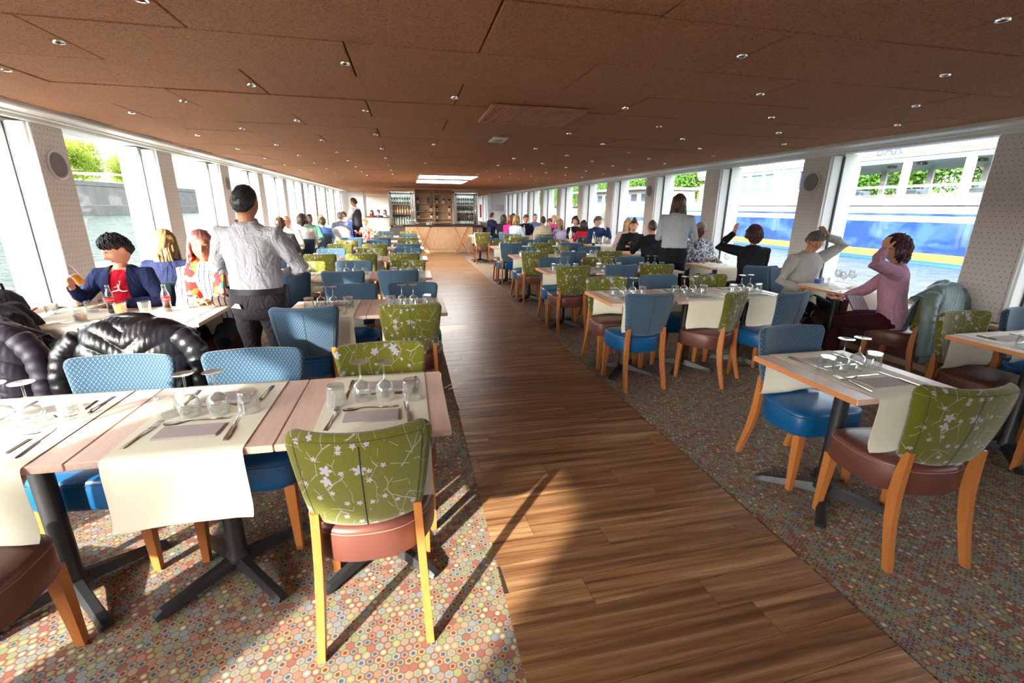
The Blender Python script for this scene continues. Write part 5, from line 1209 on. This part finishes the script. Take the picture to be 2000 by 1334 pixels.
# ================================================================ COATS, BAGS, DRINKS
def coat(name, label, x, y, rot, mat, quilt, amp=.014, drop=.50, wd=.33, sleeves=True, seed=0):
    rs = random.Random(seed); t = thing(name, label, 'jacket', (x, y, 0), R_(rot))
    prof = [(-.150, .62), (-.165, .74), (-.185, .85), (-.205, .915), (-.245, .945), (-.300, .930), (-.335, .86), (-.355, .74), (-.37, .62), (-.385, drop), (-.375, drop-.08)]
    # resample
    P = [Vector(p) for p in prof]; L = [0]
    for a, b in zip(P, P[1:]): L.append(L[-1]+(b-a).length)
    ns, nu = 96, 72; m = MB(); G = []
    for j in range(ns+1):
        d = L[-1]*j/ns; k = max(i for i in range(len(L)-1) if L[i] <= d+1e-9); f = (d-L[k])/(L[k+1]-L[k]); c = P[k].lerp(P[k+1], f); tg = (P[k+1]-P[k]).normalized(); nrm = Vector((-tg.y, tg.x)) ; nrm = Vector((nrm.x, nrm.y))
        if nrm.dot(c-Vector((-.25, .7))) < 0: nrm = -nrm
        row = []
        for i in range(nu+1):
            u = -1+2*i/nu; w_ = wd*(1+.10*max(0, j/ns-.5)); q = quilt(d, u*w_)
            h = amp*(abs(math.sin(math.pi*q))**.45) + .0016*math.sin(u*70+q*3+seed)*abs(math.sin(math.pi*q)) + .003*math.sin(u*7+d*9+seed)
            e = abs(u)**5
            yy = c.x+nrm.x*h + .07*e*(1 if c.x < -.2 else .2); zz = c.y+nrm.y*h - .10*abs(u)**3*(1 if j < ns*.75 else .3)
            row.append(len(m.v)); m.v.append((u*w_, yy, zz))
        G.append(row)
    for j in range(ns):
        for i in range(nu): m.f.append((G[j][i], G[j][i+1], G[j+1][i+1], G[j+1][i]))
    me = m.mesh('body', mat, True); o = ob('body', me, t); md = o.modifiers.new('s', 'SOLIDIFY'); md.thickness = .012; md.offset = -1
    if sleeves:
        for sx in (-1, 1):
            path = [(sx*(wd-.05), -.27, .86), (sx*(wd+.03), -.29, .78), (sx*(wd+.055), -.31, .66), (sx*(wd+.05), -.32, .54), (sx*(wd+.03), -.33, drop-.04)]
            V = [Vector(p) for p in path]; pts, rad = [], []
            for k in range(len(V)-1):
                for f in range(9): pts.append(V[k].lerp(V[k+1], f/9))
            pts.append(V[-1])
            for k in range(len(pts)): rad.append((.062-.016*k/len(pts))*(1+.09*abs(math.sin(k*math.pi/4))-.05))
            q = MB(); q.tube(pts, rad, 18); ob('sleeve', fixn(q.mesh('sleeve', mat, True)), t)
    ob('collar', M1(lambda q: q.tube([(-.13, -.19, .90), (-.08, -.225, .955), (0, -.235, .965), (.08, -.225, .955), (.13, -.19, .90)], .022, 10), 'collar', mat, True), t)
    return t
t_ = NT('black_puffer_nylon'); n_ = t_.noise(t_.coord(), 40, 4, .6, dist=.5); t_.set(col=(.012, .013, .018), rough=.3, spec=.6); t_.bump(n_, .35, .004); PUF = t_.m
t_ = NT('sage_quilted_nylon'); n_ = t_.noise(t_.coord(), 40, 4, .6); t_.set(col=srgb(104, 122, 122), rough=.45, spec=.4); t_.bump(n_, .35, .004); SAGE = t_.m
t_ = NT('purple_grey_quilted_nylon'); n_ = t_.noise(t_.coord(), 40, 4, .6); t_.set(col=srgb(58, 53, 68), rough=.5, spec=.4); t_.bump(n_, .35, .004); PG = t_.m
coat('puffer_jacket', 'glossy black puffer jacket hung over the chair before the standing waiter', -1.50, 3.03, 0, PUF, lambda d, x: d*11+abs(x)*9, .012, wd=.28, seed=1)
coat('quilted_jacket', 'sage green quilted jacket hung over the chair of the woman in mauve', 4.56, 3.32, 15, SAGE, lambda d, x: d*12+x*18, .008, wd=.28, drop=.38, seed=2)
coat('quilted_coat', 'purple-grey quilted coat hanging on the chair at the left picture edge', -2.18, 3.08, -6, PG, lambda d, x: d*11, .014, wd=.235, drop=.40, seed=3)
coat('pink_coat', 'dusty pink coat hanging on the chair of the blonde woman', 4.62, 9.23, -6, C('dusty pink coat', (170, 130, 128)), lambda d, x: d*1.1, .003, wd=.27, seed=4, sleeves=False)
coat('dark_coat', 'dark coat hanging on the chair of the broad man in black', 4.28, 7.62, 0, C('ink coat', (30, 30, 40)), lambda d, x: d*1.2, .003, wd=.26, seed=5, sleeves=False)
coat('grey_coat', 'light grey coat hung behind the man in the grey suit', -1.92, 14.47, 0, C('light grey coat', (190, 186, 186)), lambda d, x: d*1.2, .003, wd=.27, seed=6, sleeves=False)
coat('lilac_coat', 'lilac coat on the chair of the girl with pink headphones', 4.14, 12.4, 10, CL['lilac cloth'], lambda d, x: d*6, .006, wd=.27, seed=7, sleeves=False)
# backpack
bp = thing('backpack', 'dark grey backpack with a top loop on the ledge by the left window', 'bag', (-2.84, 3.86, .623), R_(30)); bpm = C('charcoal nylon', (52, 52, 58))
ob('body', M1(lambda m: m.loft([[(rx*math.copysign(abs(math.cos(q))**.7, math.cos(q)), ry*math.copysign(abs(math.sin(q))**.7, math.sin(q))+dy, z) for q in [2*math.pi*i/20 for i in range(20)]] for z, rx, ry, dy in ((0, .12, .06, 0), (.03, .145, .085, 0), (.18, .145, .085, 0), (.27, .12, .07, .01), (.32, .07, .045, .02), (.335, .02, .02, .02))]), 'b', bpm, True), bp)
ob('front_pocket', M1(lambda m: m.box(0, -.09, .11, .20, .05, .16, .02), 'p', bpm), bp); ob('handle', M1(lambda m: m.tube([(-.035, .02, .31), (-.03, .02, .37), (0, .02, .385), (.03, .02, .37), (.035, .02, .31)], .009, 8), 'h', MAT['black'], True), bp)
for sx in (-1, 1): ob('strap', M1(lambda m: m.tube([(sx*.06, .07, .28), (sx*.09, .12, .18), (sx*.08, .09, .04)], [(.022, .008)]*3, 8), 's', MAT['black'], True), bp)
ph = thing('phone', 'phone in a red-edged white case propped at the left edge, by the backpack', 'phone', (-2.62, 3.72, .80)); ph.rotation_euler = (R_(28), R_(-12), R_(-35))
ob('case', boxmesh('c', plain('red_case', srgb(200, 40, 50), .4), 0, 0, 0, .078, .16, .010, .004), ph); ob('screen', boxmesh('s', plain('pale_screen', srgb(210, 215, 225), .2), 0, 0, .006, .068, .148, .003), ph)
# drinks
def liquid(c, n): return plain(n, c, .08, spec=.8)
COLA, OJ, COLAI = liquid(srgb(60, 14, 10), 'dark_cola'), liquid(srgb(255, 176, 20), 'orange_juice'), liquid(srgb(120, 44, 14), 'iced_cola')
def soda(x, y, z, fill, mt, label, band, txt=None, rot=None):
    t = thing('soda_bottle', label, 'bottle', (x, y, z)); pr = [(.001, .0), (.026, 0), (.029, .012), (.028, .04), (.0255, .065), (.028, .095), (.0295, .115), (.025, .145), (.015, .175), (.0125, .20), (.0135, .203), (.0135, .212), (.001, .212)]
    ob('bottle_body', M1(lambda m: m.lathe(pr, 22), 'b', MAT['crystal'], True), t)
    lq = [(.001, .002)]+[(max(.001, r-.0015), z_+.001) for r, z_ in pr[1:] if z_ < fill]; lq.append((lq[-1][0], fill)); lq.append((.001, fill))
    ob('drink', M1(lambda m: m.lathe(lq, 20), 'd', mt, True, 40), t)
    if band:
        ob('label', M1(lambda m: m.lathe([(.0284, .088), (.0300, .108), (.0298, .122)], 22), 'l', plain('red_label', srgb(214, 20, 30), .5), True), t)
        if txt:
            cu = bpy.data.curves.new('t', 'FONT'); cu.body = txt; cu.size = .0125; cu.align_x = 'CENTER'; cu.shear = .35
            to = bpy.data.objects.new('t', cu); COL.objects.link(to); me = bpy.data.meshes.new_from_object(to.evaluated_get(DG())); bpy.data.objects.remove(to)
            for v in me.vertices:
                a = v.co.x/.031; zz = .100+v.co.y; v.co = (.0308*math.sin(a), -.0308*math.cos(a), zz)
            me.materials.append(plain('white_lettering', (.9, .9, .9), .5)); l = ob('lettering', me, t); l['label'] = 'white script lettering on the red label'; l.rotation_euler = (0, 0, R_(30))
    if rot: t.rotation_euler = rot
    return t
soda(-2.205, 3.92, .753, .10, COLA, 'half full cola bottle in front of the boy', True, 'Coca-Cola')
soda(-1.83, 3.90, .753, .085, COLA, 'cola bottle with red label in front of the woman with scarf', True, 'Coca-Cola')
soda(-2.435, 4.06, .955, .075, OJ, 'orange drink bottle tilted in the raised hand of the boy', False, rot=(R_(10), R_(-24), 0))
def filled(x, y, mt, h, label, me=None):
    t = thing('glass_of_drink', label, 'glass', (x, y, .753)); ob('glass', TBU, t); ob('drink', M1(lambda m: m.lathe([(.001, .012), (.031, .013), (.033, .035), (.034, h), (.001, h)], 18), 'd', mt, True, 40), t); return t
filled(-2.12, 3.86, OJ, .075, 'tumbler of orange juice beside the cola bottle in front of the boy'); filled(-2.26, 3.66, COLAI, .055, 'tumbler of iced cola on the near side of the boy\'s table')
for x, y, lb in ((-2.62, 3.97, 'empty tumbler at the left end of the boy\'s table'), (-2.37, 3.98, 'empty tumbler left of the cola bottle before the boy'), (-1.97, 3.88, 'empty tumbler between the two cola bottles')):
    thing('water_tumbler', lb, 'glass', (x, y, .753), 0, 'used glasses on the boy\'s table', me=TBU)
for i, (x, y, a, me, nm, lb) in enumerate(((-1.66, 3.78, 70, KNIFE, 'knife', 'steel knife lying on the table before the woman with scarf'), (-1.60, 3.70, 60, FORK, 'fork', 'steel fork lying on the table before the woman with scarf'), (-2.40, 3.60, -60, FORK, 'fork', 'steel fork beside the iced cola'), (-2.48, 3.64, -55, KNIFE, 'knife', 'steel knife beside the iced cola'))):
    thing(nm, lb, nm, (x, y, .7528), R_(a), me=me)
# right window table things
for i, (x, y) in enumerate(((4.70, 4.20), (4.62, 4.06), (4.78, 4.10))):
    thing('wine_glass', 'upright wine glass on the table of the man in grey shirt, %s from left' % ordn[i], 'glass', (x, y, .753), 0, 'glasses on the grey-shirted man\'s table', me=WGU)
for i, (x, y) in enumerate(((4.50, 4.16), (4.58, 4.24))):
    thing('water_tumbler', 'upright tumbler on the table of the man in grey shirt, %s from left' % ordn[i], 'glass', (x, y, .753), 0, 'glasses on the grey-shirted man\'s table', me=TBU)
thing('blue_box', 'small blue packet at the far edge of the grey-shirted man\'s table', 'packet', (4.60, 4.33, .753), R_(10), me=boxmesh('blue_box', plain('blue_card', srgb(40, 60, 150), .5), 0, 0, .025, .12, .05, .05, .004))
thing('leaflet', 'white and pale blue leaflet on the table before the woman in mauve', 'leaflet', (4.76, 3.88, .753), R_(25), me=boxmesh('leaflet', plain('pale_blue_paper', srgb(186, 216, 226), .6), 0, 0, .002, .21, .14, .003))
thing('napkin', 'crumpled white napkin on the table before the woman in mauve', 'napkin', (4.62, 3.92, .753), R_(40), me=M1(lambda m: m.loft([[(.09*k*math.cos(q)*(1+.2*math.sin(3*q)), .07*k*math.sin(q), z+.012*abs(math.sin(2.5*q))*(1-k*.6)) for q in [2*math.pi*i/14 for i in range(14)]] for z, k in ((0, 1), (.012, .8), (.03, .35))]), 'crumpled', MAT['paper'], True))
for i, (x, y, a, me, nm) in enumerate(((4.46, 3.86, 80, KNIFE, 'knife'), (4.44, 3.93, 75, FORK, 'fork'), (4.42, 3.80, 95, SPOON, 'spoon'))): thing(nm, 'steel %s on the near edge of the grey-shirted man\'s table' % nm, nm, (x, y, .7528), R_(a), me=me)
lapn = thing('napkin', 'large white napkin hanging from the lap of the man in grey shirt', 'napkin', (4.38, 4.28, 0), R_(0), me=M1(lambda m: m.loft([[(a, b, c) for a, b, c in r] for r in (((-.14, .10, .63), (.10, .12, .63), (.10, .115, .625), (-.14, .095, .625)), ((-.16, -.05, .62), (.10, -.06, .62), (.10, -.06, .615), (-.16, -.055, .615)), ((-.13, -.11, .54), (.06, -.12, .52), (.06, -.114, .52), (-.13, -.105, .54)), ((-.05, -.12, .44), (.0, -.12, .43), (.0, -.115, .43), (-.05, -.115, .44)))]), 'lap_napkin', MAT['paper'], True))
mu = thing('menu', 'menu card with dark border held by the woman in mauve', 'menu', (4.14, 3.44, .72)); mu.rotation_euler = (R_(52), R_(4), R_(8))
ob('cover', boxmesh('c', plain('dark_plum_cover', srgb(70, 50, 66), .5), 0, 0, 0, .235, .165, .006, .002), mu); ob('page', boxmesh('p', plain('lilac_page', srgb(186, 170, 186), .6), 0, 0, .004, .215, .148, .002), mu)
tx = MB()
for r in range(9):
    for c_ in range(3 if r % 3 else 2): tx.box(-.06+.055*c_+.006*(r % 2), .055-.0135*r, .0056, .040-.008*((r+c_) % 3), .0028, .0006)
ob('printed_lines', tx.mesh('lines', plain('print_purple', srgb(110, 84, 116), .7)), mu)
ob('lap', None) if False else None
wt = ob('wristwatch', M1(lambda m: m.lathe([(.030, -.009), (.033, 0), (.030, .009)], 14), 'w', MAT['chrome'], True), pk, (.03, .40, .705)); wt.rotation_euler = (R_(86), 0, 0)
# glasses and a bottle on the other occupied tables
def upright(x, y, lb, me=WGU, nm='wine_glass'): thing(nm, lb, 'glass', (x, y, .753), 0, 'glasses in use on the window tables', me=me)
for i, (x, y) in enumerate(((4.40, 6.05), (4.52, 6.12), (4.62, 6.0), (4.46, 6.2))): upright(x, y, 'upright wine glass on the table of the woman in black hoodie, %s' % ordn[i])
for k, nm_ in ((3, 'the broad man in black'), (4, 'the blonde woman'), (5, 'the girl in red'), (6, 'the bearded man')):
    for i, dx in enumerate((-.12, .0, .12)): upright(4.28+dx, Pt[k]+.28+.04*(i % 2), 'upright wine glass on the window table of %s, %s from left' % (nm_, ordn[i]))
for (x, y, c_, nm_) in ((4.05, 9.78, 'green', 'green water bottle on the blonde woman\'s table'), (4.15, 11.6, 'pale', 'clear bottle on the window table of the girl in red'), (3.35, 13.45, 'pale', 'clear bottle in front of the bearded man')):
    bottle(x, y, .753, c_, nm_, 'bottles on occupied tables')
for k in (4, 5, 6):
    for i, dx in enumerate((-.14, .05)): upright(-2.33+dx, Lrows[k][0]+.3, 'upright wine glass on left window table, %s, %s' % (rown[k], ('left', 'right')[i]))
table(3.36, 13.3, 'table of the bearded man at the far right', laid=False, glasses=False, seed=3)
